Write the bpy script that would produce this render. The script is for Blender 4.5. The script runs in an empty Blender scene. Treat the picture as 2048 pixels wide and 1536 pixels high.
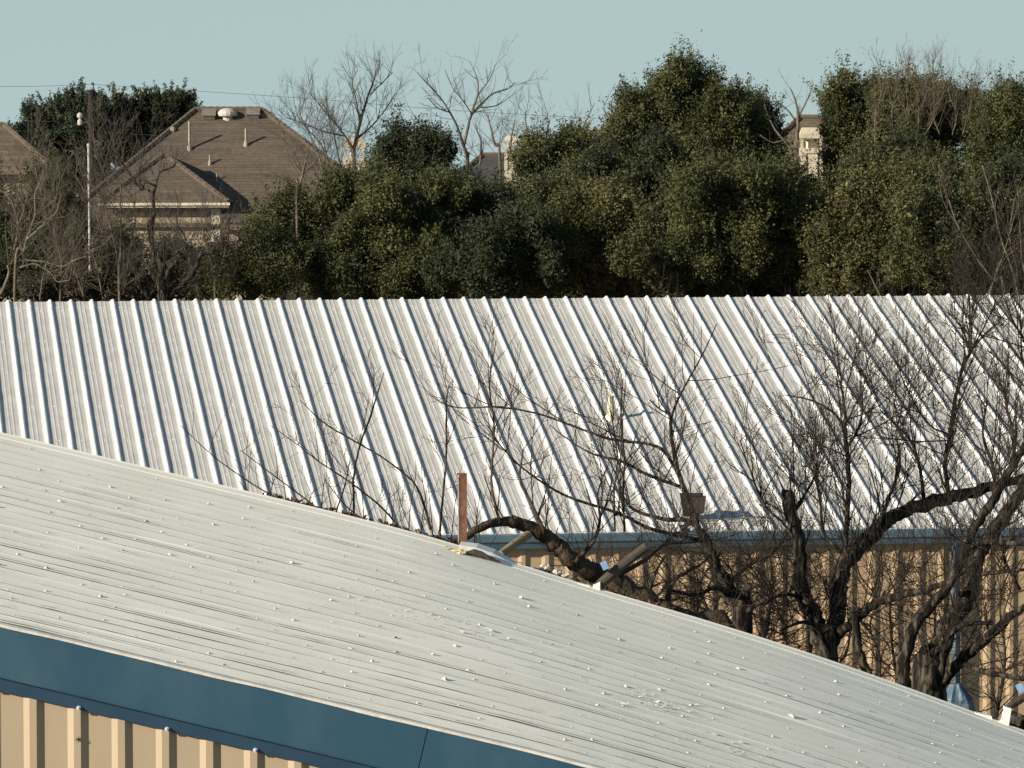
import bpy, math, random
import numpy as np
from mathutils import Vector, Matrix
rng = np.random.default_rng(7)
random.seed(7)
C = bpy.context.scene
R = math.radians

# ---------------------------------------------------------------- camera
F = 10000.0                       # focal length in photo pixels (2048 wide)
HORIZON, ROLL = 330.0, 0.0031
PITCH = math.atan((768 - HORIZON) / F)
CAM_Z = 10.0
cam_d = bpy.data.cameras.new('camera'); cam = bpy.data.objects.new('camera', cam_d); C.collection.objects.link(cam)
cam_d.sensor_width = 36.0; cam_d.lens = 36.0 * F / 2048.0
cam_d.clip_start = 1.0; cam_d.clip_end = 6000.0
cam.location = (0, 0, CAM_Z); cam.rotation_euler = (Matrix.Rotation(R(90) - PITCH, 3, 'X') @ Matrix.Rotation(-ROLL, 3, 'Z')).to_euler()
C.camera = cam

# ---------------------------------------------------------------- sky, sun, exposure
SUN_E, SUN_A = R(20.8), R(59.0)    # elevation; azimuth to the left of straight behind the camera
sun_vec = Vector((-math.sin(SUN_A) * math.cos(SUN_E), -math.cos(SUN_A) * math.cos(SUN_E), math.sin(SUN_E)))
world = bpy.data.worlds.new('World'); C.world = world; world.use_nodes = True
wn = world.node_tree; bg = wn.nodes['Background']
sky = wn.nodes.new('ShaderNodeTexSky'); sky.sky_type = 'NISHITA'; sky.sun_disc = False
sky.sun_elevation = SUN_E; sky.sun_rotation = math.atan2(sun_vec.x, sun_vec.y)
sky.air_density = 0.9; sky.dust_density = 0.3; sky.ozone_density = 1.0; sky.altitude = 150
# a pale band of clear winter haze all round the horizon, fading into the Nishita blue overhead
wtc = wn.nodes.new('ShaderNodeTexCoord'); wsx = wn.nodes.new('ShaderNodeSeparateXYZ'); wmr = wn.nodes.new('ShaderNodeMapRange')
wmr.inputs['From Min'].default_value = 0.0; wmr.inputs['From Max'].default_value = 0.30; wmr.inputs['To Min'].default_value = 1.0; wmr.inputs['To Max'].default_value = 0.12
tint = wn.nodes.new('ShaderNodeMix'); tint.data_type = 'RGBA'; tint.inputs[7].default_value = (3.6, 4.98, 4.90, 1)
wn.links.new(wtc.outputs['Generated'], wsx.inputs[0]); wn.links.new(wsx.outputs['Z'], wmr.inputs['Value']); wn.links.new(wmr.outputs[0], tint.inputs[0])
hz = wn.nodes.new('ShaderNodeValToRGB'); hzm = wn.nodes.new('ShaderNodeMapRange'); hzm.inputs['From Min'].default_value = 0.0; hzm.inputs['From Max'].default_value = 0.09
hz.color_ramp.elements[0].color = (0.42, 0.54, 0.552, 1); hz.color_ramp.elements[1].color = (0.305, 0.470, 0.49, 1)
hzs = wn.nodes.new('ShaderNodeVectorMath'); hzs.operation = 'SCALE'; hzs.inputs['Scale'].default_value = 9.8
wn.links.new(wsx.outputs['Z'], hzm.inputs['Value']); wn.links.new(hzm.outputs[0], hz.inputs[0]); wn.links.new(hz.outputs[0], hzs.inputs[0]); wn.links.new(hzs.outputs[0], tint.inputs[7])
wn.links.new(sky.outputs[0], tint.inputs[6]); wn.links.new(tint.outputs[2], bg.inputs[0])
bg.inputs[1].default_value = 0.07
sun_d = bpy.data.lights.new('sun', 'SUN'); sun_d.energy = 5.0; sun_d.angle = R(0.5); sun_d.color = (1.0, 0.91, 0.76)
sun = bpy.data.objects.new('sun', sun_d); C.collection.objects.link(sun)
sun.rotation_euler = (-sun_vec).to_track_quat('-Z', 'Y').to_euler()
C.view_settings.view_transform = 'Standard'; C.view_settings.look = 'None'
C.view_settings.gamma = 1.0; C.view_settings.use_curve_mapping = False
C.view_settings.exposure = 0.62

# ---------------------------------------------------------------- helpers
_ca, _sa = math.cos(PITCH), math.sin(PITCH)
def U(px, py, D):                  # photo pixel + ground distance -> point in the world
    px, py = px - 1024, py - 768
    cx, cy = (px - ROLL * py) / F, -(py + ROLL * px) / F      # camera roll undone
    dy = _ca + cy * _sa
    return np.array((cx / dy * D, D, CAM_Z + (-_sa + cy * _ca) / dy * D))
def ray_plane(px, py, p0, r):      # pixel ray meets the vertical plane through p0 along r
    d = U(px, py, 1.0) - np.array((0, 0, CAM_Z))
    n = np.array((-r[1], r[0], 0.0))
    t = np.dot(np.array(p0) - np.array((0, 0, CAM_Z)), n) / np.dot(d, n)
    return np.array((0, 0, CAM_Z)) + d * t

class MB:
    def __init__(s): s.v = []; s.f = []; s.n = 0
    def add(s, verts, faces):
        verts = np.asarray(verts, float); s.v.append(verts)
        s.f.extend([tuple(i + s.n for i in f) for f in faces]); s.n += len(verts)
    def grid(s, P):                # P[i][j] -> quads
        P = np.asarray(P, float); a, b = P.shape[:2]
        s.add(P.reshape(-1, 3), [(i*b+j, i*b+j+1, (i+1)*b+j+1, (i+1)*b+j) for i in range(a-1) for j in range(b-1)])
    def box(s, c, sz, ax=None):
        c = np.array(c, float); ax = np.eye(3) if ax is None else np.array(ax, float)
        h = np.array(sz, float) / 2
        V = [c + (x*h[0])*ax[0] + (y*h[1])*ax[1] + (z*h[2])*ax[2] for z in (-1, 1) for y in (-1, 1) for x in (-1, 1)]
        s.add(V, [(0,2,3,1),(4,5,7,6),(0,1,5,4),(2,6,7,3),(0,4,6,2),(1,3,7,5)])
    def tube(s, pts, rad, sides=6, cap=True, rough=0.0, g=None):
        pts = np.asarray(pts, float); n = len(pts); rad = np.broadcast_to(np.asarray(rad, float), (n,))
        t = np.gradient(pts, axis=0); t /= np.linalg.norm(t, axis=1, keepdims=True) + 1e-9
        up = np.array((0.3, 0.9, 0.25)) if abs(t[:, 1].mean()) < 0.8 else np.array((1.0, 0, 0.1))
        a = np.cross(t, up); a /= np.linalg.norm(a, axis=1, keepdims=True) + 1e-9
        b = np.cross(t, a)
        th = np.arange(sides) * 2 * math.pi / sides
        rr = rad[:, None] * np.ones((1, sides))
        if rough: rr = rr * (1 + rough * (g or rng).standard_normal((n, sides)))
        V = pts[:, None, :] + rr[..., None] * (np.cos(th)[None, :, None] * a[:, None, :] + np.sin(th)[None, :, None] * b[:, None, :])
        fs = [(i*sides+j, i*sides+(j+1) % sides, (i+1)*sides+(j+1) % sides, (i+1)*sides+j) for i in range(n-1) for j in range(sides)]
        if cap: fs += [tuple(range(sides))[::-1], tuple(range((n-1)*sides, n*sides))]
        s.add(V.reshape(-1, 3), fs)
    def lathe(s, c, prof, sides=10):      # prof: (radius, z)
        s.tube([(c[0], c[1], c[2] + z) for r, z in prof], [r for r, z in prof], sides)
    def mesh(s, name, m, smooth=False):
        me = bpy.data.meshes.new(name)
        me.from_pydata(np.concatenate(s.v).tolist() if s.v else [], [], s.f)
        me.materials.append(m)
        if smooth: me.shade_smooth()
        me.update(); return me
    def build(s, name, m, parent=None, smooth=False, kind=None, label=None):
        return obj(name, s.mesh(name, m, smooth), parent, kind, label)
def obj(name, me, parent=None, kind=None, label=None):
    o = bpy.data.objects.new(name, me); C.collection.objects.link(o)
    if parent is not None: o.parent = parent; o.matrix_parent_inverse = parent.matrix_world.inverted() if False else o.matrix_parent_inverse
    if kind: o['kind'] = kind
    if label: o['label'] = label
    return o
def thing(name, label, cat, group=None):
    o = bpy.data.objects.new(name, None); C.collection.objects.link(o); o.empty_display_size = 0.3
    o['label'] = label; o['category'] = cat
    if group: o['group'] = group
    return o
def tag(o, label, cat, group=None):
    o['label'] = label; o['category'] = cat
    if group: o['group'] = group
    return o

def mat(name, col, rough=0.6, col2=None, scale=4.0, detail=5.0, mix=(0.35, 0.65), bump=0.0, bscale=60.0, spec=0.4, stretch=None, island=None, wave=None, transl=0.0):
    m = bpy.data.materials.new(name); m.use_nodes = True
    nt = m.node_tree; N = nt.nodes; L = nt.links; p = N['Principled BSDF']
    p.inputs['Roughness'].default_value = rough; p.inputs['Specular IOR Level'].default_value = spec
    tc = N.new('ShaderNodeTexCoord'); mp = N.new('ShaderNodeMapping'); L.new(tc.outputs['Object'], mp.inputs[0])
    if stretch: mp.inputs['Scale'].default_value = stretch
    c4 = tuple(col) + (1,)
    p.inputs['Base Color'].default_value = c4
    out = None
    if col2 is not None:
        nz = N.new('ShaderNodeTexNoise'); nz.inputs['Scale'].default_value = scale; nz.inputs['Detail'].default_value = detail
        nz.inputs['Roughness'].default_value = 0.62
        L.new(mp.outputs[0], nz.inputs['Vector'])
        cr = N.new('ShaderNodeValToRGB'); cr.color_ramp.elements[0].position = mix[0]; cr.color_ramp.elements[1].position = mix[1]
        cr.color_ramp.elements[0].color = c4; cr.color_ramp.elements[1].color = tuple(col2) + (1,)
        L.new(nz.outputs['Fac'], cr.inputs[0]); out = cr.outputs[0]
    if island is not None:         # each leaf / twig / stone its own shade
        ge = N.new('ShaderNodeNewGeometry'); mr = N.new('ShaderNodeMapRange')
        mr.inputs['To Min'].default_value = island[0]; mr.inputs['To Max'].default_value = island[1]
        L.new(ge.outputs['Random Per Island'], mr.inputs['Value'])
        vm = N.new('ShaderNodeVectorMath'); vm.operation = 'SCALE'
        if out: L.new(out, vm.inputs[0])
        else: vm.inputs[0].default_value = col
        L.new(mr.outputs[0], vm.inputs['Scale']); out = vm.outputs[0]
    if out: L.new(out, p.inputs['Base Color'])
    if transl:
        p.inputs['Transmission Weight'].default_value = 0.0
        tr = N.new('ShaderNodeBsdfTranslucent'); ms = N.new('ShaderNodeMixShader'); ms.inputs[0].default_value = transl
        if out: L.new(out, tr.inputs[0])
        L.new(p.outputs[0], ms.inputs[1]); L.new(tr.outputs[0], ms.inputs[2]); L.new(ms.outputs[0], N['Material Output'].inputs[0])
    if bump:
        nb = N.new('ShaderNodeTexNoise'); nb.inputs['Scale'].default_value = bscale; nb.inputs['Detail'].default_value = 3
        L.new(mp.outputs[0], nb.inputs['Vector'])
        bp = N.new('ShaderNodeBump'); bp.inputs['Strength'].default_value = bump; bp.inputs['Distance'].default_value = 0.02
        L.new(nb.outputs['Fac'], bp.inputs['Height']); L.new(bp.outputs[0], p.inputs['Normal'])
    return m

M = dict(
    near_roof=mat('near_roof_coating', (0.94, 0.89, 0.76), 0.9, (0.85, 0.80, 0.665), 1.3, 10, (0.38, 0.72), bump=0.14, bscale=70, spec=0.2),
    seam=mat('open_lap_shade_dirt', (0.33, 0.31, 0.27), 0.95, (0.18, 0.17, 0.15), 2.5, 6),  # shadow of the open laps painted into the colour, together with lap dirt
    near_dab=mat('sealant_coating', (0.60, 0.58, 0.52), 0.9, (0.46, 0.44, 0.39), 9, bump=0.2, bscale=90, spec=0.25),
    flake=mat('flake_grey', (0.34, 0.32, 0.27), 0.9, (0.75, 0.74, 0.7), 12),
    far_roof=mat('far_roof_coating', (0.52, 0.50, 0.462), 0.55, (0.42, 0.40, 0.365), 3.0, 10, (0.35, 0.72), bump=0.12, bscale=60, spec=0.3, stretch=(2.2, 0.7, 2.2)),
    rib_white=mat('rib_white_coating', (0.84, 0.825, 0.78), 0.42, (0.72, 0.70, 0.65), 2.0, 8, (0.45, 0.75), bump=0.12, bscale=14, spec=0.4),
    blue=mat('blue_painted_steel', (0.020, 0.062, 0.098), 0.42, (0.045, 0.092, 0.12), 1.6, 9, (0.45, 0.8), bump=0.03, bscale=5, spec=0.45, stretch=(1, 1, 0.5)),
    blue_lip=mat('blue_painted_trim', (0.017, 0.045, 0.080), 0.45, (0.022, 0.054, 0.09), 3.0, spec=0.4),
    gutter=mat('gutter_blue_steel', (0.085, 0.135, 0.175), 0.45, (0.055, 0.088, 0.115), 2.0, 6, spec=0.4),
    tan=mat('tan_painted_panel', (0.375, 0.295, 0.20), 0.55, (0.33, 0.255, 0.17), 2.2, 9, (0.3, 0.72), bump=0.05, bscale=8, spec=0.35, stretch=(1, 1, 0.35)),
    tan_far=mat('tan_far_panel', (0.41, 0.295, 0.18), 0.6, (0.31, 0.215, 0.13), 1.5, 8, (0.3, 0.75), spec=0.3, stretch=(1, 1, 0.3)),
    steel=mat('zinc_screw', (0.5, 0.52, 0.52), 0.5, (0.35, 0.35, 0.35), 60, spec=0.5),
    dark=mat('soffit_shade', (0.03, 0.03, 0.03), 0.9),
    bark=mat('bark_dark', (0.010, 0.008, 0.007), 0.95, (0.105, 0.088, 0.062), 20, 8, (0.47, 0.66), bump=1.0, bscale=38, spec=0.15, stretch=(1, 1, 0.25)),
    twig=mat('twig_brown', (0.028, 0.021, 0.017), 0.9, island=(0.5, 1.5), spec=0.15),
    bark_warm=mat('bark_warm', (0.045, 0.032, 0.022), 0.95, (0.14, 0.10, 0.065), 9, 8, (0.4, 0.75), bump=0.9, bscale=45, spec=0.15),
    bark_pale=mat('bark_pale', (0.17, 0.14, 0.10), 0.95, (0.08, 0.065, 0.05), 6, 6, bump=0.6, bscale=30, spec=0.15),
    twig_pale=mat('twig_pale', (0.10, 0.083, 0.062), 0.9, island=(0.5, 1.5), spec=0.15),
    twig_grey=mat('twig_grey', (0.075, 0.065, 0.055), 0.9, island=(0.5, 1.4), spec=0.15),
    cut=mat('sawn_wood', (0.36, 0.25, 0.14), 0.9, (0.26, 0.18, 0.1), 20, bump=0.3),
    rust=mat('rusty_red_steel', (0.12, 0.048, 0.030), 0.85, (0.19, 0.10, 0.06), 14, 8, bump=0.3, bscale=40, spec=0.2),
    galv=mat('weathered_zinc', (0.33, 0.32, 0.29), 0.6, (0.24, 0.23, 0.21), 9),
    white=mat('white_paint', (0.78, 0.77, 0.73), 0.55, (0.66, 0.64, 0.58), 14, bump=0.15),
    pvc=mat('aged_pvc', (0.74, 0.66, 0.50), 0.5, (0.62, 0.54, 0.4), 9),
    foam=mat('yellow_foam', (0.62, 0.50, 0.26), 0.9, (0.50, 0.43, 0.26), 20, bump=0.6, bscale=50),
    pipe_dark=mat('dark_pipe_wrap', (0.036, 0.027, 0.021), 0.8, (0.062, 0.047, 0.035), 9, bump=0.3),
    tape=mat('pale_blue_tape', (0.22, 0.36, 0.52), 0.5, (0.16, 0.27, 0.42), 12),
    tarp=mat('blue_tarp', (0.055, 0.095, 0.135), 0.5, (0.10, 0.145, 0.18), 5, bump=0.4, bscale=9),
    bronze=mat('bronze_housing', (0.014, 0.012, 0.011), 0.6, (0.022, 0.018, 0.015), 8),
    lens=mat('lamp_lens', (0.06, 0.048, 0.040), 0.3),
    shingle=mat('brown_shingle', (0.125, 0.100, 0.076), 0.95, (0.078, 0.062, 0.048), 7.0, 10, (0.3, 0.72), island=(0.85, 1.15), spec=0.15),
    shingle_cap=mat('hip_cap_shingle', (0.13, 0.10, 0.075), 0.95, (0.09, 0.07, 0.055), 5.0, spec=0.15),
    shingle_grey=mat('grey_shingle', (0.075, 0.075, 0.075), 0.95, (0.05, 0.05, 0.052), 5, spec=0.15),
    shingle_tan=mat('tan_shingle', (0.145, 0.112, 0.078), 0.95, (0.095, 0.075, 0.054), 5, island=(0.8, 1.2), spec=0.15),
    stone=mat('pale_limestone', (0.42, 0.345, 0.25), 0.9, (0.26, 0.195, 0.13), 5, 7, (0.35, 0.7), island=(0.6, 1.15), spec=0.15),
    mortar=mat('mortar', (0.36, 0.31, 0.24), 0.95),
    trim=mat('cream_trim', (0.68, 0.60, 0.46), 0.6, (0.58, 0.5, 0.38), 4),
    stucco=mat('cream_stucco', (0.50, 0.44, 0.325), 0.9, (0.42, 0.365, 0.265), 3, bump=0.2, bscale=30),
    stucco_dark=mat('brown_stucco', (0.17, 0.12, 0.085), 0.9, (0.13, 0.09, 0.07), 3),
    vent=mat('vent_metal', (0.20, 0.17, 0.14), 0.6, (0.14, 0.12, 0.1), 6),
    vent_pipe=mat('vent_pipe_paint', (0.34, 0.30, 0.24), 0.7, (0.24, 0.2, 0.16), 8),
    lead=mat('lead_flashing', (0.42, 0.39, 0.33), 0.7),
    pole=mat('creosote_pole', (0.012, 0.010, 0.009), 0.95, (0.03, 0.02, 0.016), 3, 6, stretch=(6, 6, 0.4), bump=0.5),
    pale_pole=mat('pale_pole', (0.52, 0.50, 0.43), 0.5, (0.40, 0.38, 0.32), 4),
    wire=mat('wire_grey', (0.06, 0.065, 0.07), 0.6),
    soil=mat('soil_and_litter', (0.10, 0.075, 0.05), 1.0, (0.17, 0.135, 0.085), 0.5, 9, bump=0.5, bscale=3),
    concrete=mat('alley_concrete', (0.27, 0.255, 0.225), 0.95, (0.2, 0.19, 0.17), 0.8, 9, bump=0.15, bscale=10),
    fence=mat('cedar_fence', (0.15, 0.07, 0.035), 0.9, (0.10, 0.05, 0.03), 4, stretch=(8, 8, 0.7)),
    rubble=mat('pale_rubble', (0.56, 0.5, 0.42), 0.9, (0.35, 0.3, 0.24), 12, bump=0.4),
    leaf_litter=mat('dry_leaves', (0.075, 0.036, 0.022), 0.95, island=(0.5, 1.5)),
)
GREENS = {
    'oak': ((0.056, 0.063, 0.026), (0.102, 0.102, 0.041)),
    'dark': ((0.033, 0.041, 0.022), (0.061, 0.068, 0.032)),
    'olive': ((0.076, 0.076, 0.030), (0.128, 0.115, 0.049)),
    'blue': ((0.039, 0.051, 0.033), (0.066, 0.077, 0.046)),
}
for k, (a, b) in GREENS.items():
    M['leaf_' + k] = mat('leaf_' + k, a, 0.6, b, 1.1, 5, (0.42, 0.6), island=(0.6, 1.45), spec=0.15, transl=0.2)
M['leaf_brown'] = mat('leaf_brown', (0.075, 0.055, 0.030), 0.7, (0.045, 0.042, 0.024), 1.0, 4, island=(0.5, 1.5), transl=0.15)

# ---------------------------------------------------------------- ground
g = MB(); g.grid([[(-2500, -200, 0), (2500, -200, 0)], [(-2500, 4500, 0), (2500, 4500, 0)]])
g.build('ground', M['soil'], kind='structure')
g = MB(); g.grid([[(-60, 20, 0.004), (60, 20, 0.004)], [(-60, 63, 0.004), (60, 63, 0.004)]])
g.build('alley_pavement', M['concrete'], kind='structure')

# ================================================================ NEAR BUILDING (gable wall in front, coated roof)
D0, LN = 34.5, 5.3
near_px = [(0, 1245), (225, 1298), (450, 1352), (675, 1405), (900, 1460), (1100, 1506), (1211, 1536)]
far_px = [(0, 868), (170, 909), (300, 940), (450, 976), (600, 1011), (770, 1053), (900, 1086), (1040, 1133), (1180, 1178), (1330, 1219), (1500, 1271), (1650, 1319), (1700, 1337), (1850, 1391), (2048, 1465)]
def prof(pxs, D, left_slope, right_slope):
    P = np.array([U(x, y, D) for x, y in pxs])
    s, z = P[:, 0], P[:, 2]
    s = np.concatenate(([s[0] - 5.0], s, [s[-1] + 9.0])); z = np.concatenate(([z[0] + 5.0 * left_slope], z, [z[-1] - 9.0 * right_slope]))
    ss = np.linspace(s[0], s[-1], 600); zz = np.interp(ss, s, z)
    k = np.hanning(61); k /= k.sum()
    zz = np.convolve(np.pad(zz, 30, mode='reflect', reflect_type='odd'), k, 'valid')
    return ss, zz
fs_, fz_ = prof(far_px, D0 + LN, 0.24, 0.36)
ns_, nz_ = prof(near_px, D0, 0.24, 0.30)
S0, S1 = -7.6, 8.6
def zfar(s): return np.interp(s, fs_, fz_)
def znear(s): return np.interp(s, ns_, nz_)
def zroof(s, t): return znear(s) * (1 - t) + zfar(s) * t         # t 0 at the near rake, 1 at the far one

nb = thing('metal_building', 'near tan metal building with white coated roof and blue fascia', 'building')
# roof sheets: every lap is a small step with a thin open gap under its lip
NS = 150
ss = np.linspace(S0, S1, NS)
def smooth_noise(n, k, g):
    x = g.standard_normal(n + 4 * k); w = np.hanning(2 * k + 1); w /= np.sqrt((w ** 2).sum())
    return np.convolve(x, w, 'same')[2 * k: 2 * k + n]
PITCHN = 0.2
rows = int(LN / PITCHN)
gr = np.random.default_rng(11)
gaps = []
for k in range(rows + 1):
    amp = gr.uniform(0.5, 1.15) * (1.0 if k < rows * 0.75 else 0.65) * (1.25 if k < 5 else 1)
    gp = np.clip((0.0032 * amp + 0.0015 * smooth_noise(NS, 6, gr) + 0.0008 * smooth_noise(NS, 1, gr)) * (1.25 - 0.85 * k / rows), 0.0003, 0.011)
    gaps.append(gp)
wob = [0.006 * smooth_noise(NS, 7, gr) for k in range(rows + 1)]
swell = [0.004 * smooth_noise(NS, 9, gr) for k in range(rows + 1)]
k = 0
while k < rows:
    n = min(3, rows - k); mb = MB()
    for q in range(k, k + n):
        y0 = D0 + 0.012 + q * PITCHN; yn = y0 + PITCHN
        # sheet q runs from its lip (raised on the sheet before) to a tail under the next lip
        lip = 0.009 + gaps[q]
        def row(yy, h): return np.stack([ss, yy + 0 * ss, zroof(ss, np.clip((yy - D0) / LN, 0, 1)) + h], 1)
        y0w = y0 + wob[q]; ynw = yn + (wob[q + 1] if q + 1 <= rows else 0)
        P = [row(y0w + 0.055, gaps[q] - .0005), row(y0w, gaps[q]), row(y0w - 0.001, lip - 0.0075), row(y0w + 0.01, lip - 0.007), row(y0w + 0.10, gaps[q] * .35 + swell[q] * .3),
             row(y0w + 0.16, 0.0 + swell[q] * .5), row(ynw + 0.001, 0.0), row(ynw + 0.05, -0.001), row(ynw + 0.055, 0.0002)] if q + 1 < rows else None
        if P is None: P = [row(y0w + 0.055, gaps[q] - .0005), row(y0w, gaps[q]), row(y0w - 0.001, lip - 0.0075), row(y0w + 0.01, lip - 0.007), row(y0w + 0.07, 0.001), row(y0w + 0.12, 0.0), row(ynw - 0.02, 0.0), row(ynw, 0.0), row(ynw + 0.001, -.002)]
        mb.grid(P)
    o = mb.build('roof_panel', M['near_roof'], nb, smooth=False); k += n
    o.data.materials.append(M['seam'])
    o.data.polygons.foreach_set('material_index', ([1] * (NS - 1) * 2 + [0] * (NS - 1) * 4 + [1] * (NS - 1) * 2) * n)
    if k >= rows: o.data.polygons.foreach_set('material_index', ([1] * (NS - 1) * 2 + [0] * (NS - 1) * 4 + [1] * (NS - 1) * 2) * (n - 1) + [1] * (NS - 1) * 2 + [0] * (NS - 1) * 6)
# roof edge folds, far rake trim
mb = MB(); yf = D0 + 0.012 + rows * PITCHN
zt = lambda s, y: float(zroof(s, (y - D0) / LN))
mb.grid([[(s, yf - 0.022, zt(s, yf - 0.022) + 0.0005) for s in ss], [(s, yf - 0.02, zt(s, yf - 0.02) + 0.003) for s in ss], [(s, yf + 0.09, zt(s, yf + 0.09) + 0.004) for s in ss], [(s, yf + 0.12, zt(s, yf + 0.12) + 0.010) for s in ss], [(s, yf + 0.13, zt(s, yf + .12) - 0.02) for s in ss], [(s, yf + 0.125, zt(s, yf + .12) - 0.22) for s in ss]])
mb.build('far_rake_trim', M['near_roof'], nb)
mb = MB()
eg = 0.0022 * smooth_noise(NS, 3, gr)
mb.grid([[(s, D0 + 0.05, znear(s) + 0.003) for s in ss], [(s, D0 - 0.10, znear(s) + 0.012) for s in ss], [(s, D0 - 0.128, znear(s) + 0.004) for s in ss], [(s, D0 - 0.131, znear(s) - 0.014 + e) for s, e in zip(ss, eg)], [(s, D0 - 0.121, znear(s) - 0.016 + e) for s, e in zip(ss, eg)]])
mb.build('roof_edge', M['near_dab'], nb, label='white coating folded over the near roof edge')
# fascia in lengths: big face, drip fold, leaning lower band
def fascia(sa, sb, off):
    sg = np.linspace(sa, sb, 24)
    mb = MB(); P = []
    for oy, dz in ((-0.09, -0.008), (-0.12, -0.012), (-0.122, -0.336), (-0.128, -0.346), (-0.118, -0.353), (-0.100, -0.353)):
        P.append([(s + 0.24 * (dz if True else 0), D0 + oy + off, znear(s) + dz) for s in sg])
    mb.grid(P); mb.build('fascia', M['blue'], nb)
    mb = MB(); P = []
    for oy, dz in ((-0.098, -0.335), (-0.074, -0.440), (-0.068, -0.444), (-0.05, -0.444)):
        P.append([(s + 0.24 * dz, D0 + oy + off, znear(s) + dz) for s in sg])
    mb.grid(P); mb.build('fascia_lower_band', M['blue_lip'], nb)
seam = -0.585
sm = [S0, seam - 3.66, seam, seam + 3.66, S1 + 0.1]
for i in range(4): fascia(sm[i] + 0.003, sm[i + 1] - 0.003, 0.004 * (i % 2))
# wall panels: three ribs each
RB = 0.3048
rib_in = [(0.0, 0.0), (0.0455, -0.032), (0.0945, -0.032), (0.140, 0.0)]
s_first = (41.7 - 1024) * D0 / F
def wall_panel(s0, n, ztop, yb, m, parent, zbot=0.0, name='wall_panel', rot=None):
    xs = []
    for i in range(n):
        for a, b in rib_in: xs.append((s0 + i * RB + a, b))
    xs.append((s0 + n * RB - 0.0005, 0.0))
    mb = MB()
    mb.grid([[(x, yb + d, ztop(x)) for x, d in xs], [(x, yb + d, zbot) for x, d in xs]])
    return mb.build(name, m, parent)
nk = int((s_first - S0) / (3 * RB))
sp = s_first - nk * 3 * RB
while sp + 3 * RB < S1:
    wall_panel(sp, 3, lambda x: float(znear(x)) - 0.30, D0 - 0.03, M['tan'], nb); sp += 3 * RB
# screws on the lower band, every second rib
scr = MB(); scr.tube([(0, 0.0, 0), (0, -0.006, 0)], [0.017, 0.017], 12); scr.tube([(0, -0.006, 0), (0, -0.019, 0), (0, -0.021, 0)], [0.0115, 0.0105, 0.007], 6)
scm = scr.mesh('screw', M['steel'])
for i in range(-6, 9):
    s = (152 - 1024) * (D0 - 0.08) / F + i * 2 * RB
    if s < S0 + 0.2: continue
    o = obj('screw', scm, nb); o.location = (s, D0 - 0.083, float(znear(s + 0.1)) - 0.432)
# other walls and the other slope
mb = MB()
mb.grid([[(S1, D0, znear(S1) - 0.1), (S1, D0 + LN, zfar(S1) - 0.1)], [(S1, D0, 0), (S1, D0 + LN, 0)]])
mb.grid([[(s, D0 + LN + 0.1, zfar(s) - 0.1) for s in ss], [(s, D0 + LN + 0.1, 0) for s in ss]])
mb.build('rear_wall', M['tan'], nb)
mb = MB()
zr0, zr1 = float(znear(S0)), float(zfar(S0))
xl = S0 - 14.0
mb.grid([[(xl, D0 - 0.12, zr0 - 3.36), (S0, D0 - 0.12, zr0)], [(xl, D0 + LN, zr1 - 3.36), (S0, D0 + LN, zr1)]])
mb.build('left_roof_slope', M['near_roof'], nb)
mb = MB(); mb.grid([[(xl, D0 - 0.03, zr0 - 3.4), (s_first - nk * 3 * RB, D0 - 0.03, zr0 - 0.1)], [(xl, D0 - 0.03, 0), (s_first - nk * 3 * RB, D0 - 0.03, 0)]])
mb.build('left_gable_wall', M['tan'], nb)
# fastener dabs of sealant: rows over the purlins, one on each lap
def dab_mesh(seed):
    g = np.random.default_rng(seed); mb = MB(); n = 7
    ang = np.arange(n) * 2 * math.pi / n
    prof_ = [(1.0, -0.004), (0.85, 0.006), (0.5, 0.013), (0.12, 0.016)]
    V = []
    for r, z in prof_:
        for a in ang:
            rr = 0.017 * r * (1 + 0.25 * g.standard_normal()); V.append((rr * 1.35 * math.cos(a), rr * math.sin(a), z * (1 + 0.2 * g.standard_normal())))
    V.append((0, 0, 0.017))
    f = [(i*n+j, i*n+(j+1) % n, (i+1)*n+(j+1) % n, (i+1)*n+j) for i in range(3) for j in range(n)] + [(3*n+j, 3*n+(j+1) % n, 4*n) for j in range(n)]
    mb.add(V, f); return mb.mesh('sealant_dab', M['near_dab'], smooth=True)
dabs = [dab_mesh(i) for i in range(6)]
gd = np.random.default_rng(5)
cand = []
for q in range(rows):
    for j in range(60):
        s = S0 + 0.3 + j * 0.5 + (0.25 if q % 2 else 0) + q * 0.05 + gd.normal(0, 0.05)
        t = (q * PITCHN + 0.05 ) / LN
        if gd.random() < 0.16 or s > S1: continue
        y = D0 + t * LN; X = s / y * F + 1024
        if -20 < X < 2070: cand.append((y, s, t))
cand.sort()
extra = MB()
for i, (y, s, t) in enumerate(cand):
    sc = min(1.25, float(gd.lognormal(-0.68, 0.34))); z = float(zroof(s, t)) + 0.004
    if i < 292:
        o = obj('sealant_dab', dabs[i % 6], nb); o.location = (s, y, z); o.scale = (sc * gd.uniform(0.8, 1.5), sc, sc * gd.uniform(0.6, 1.1)); o.rotation_euler = (0, 0.24, gd.uniform(0, 6.28))
    else:
        r = 0.014 * sc; a = np.arange(6) * math.pi / 3
        extra.add([(s + 1.3*r*math.cos(q), y + r*math.sin(q), z) for q in a] + [(s, y, z + 1.1*r)], [(j, (j+1) % 6, 6) for j in range(6)])
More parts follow.
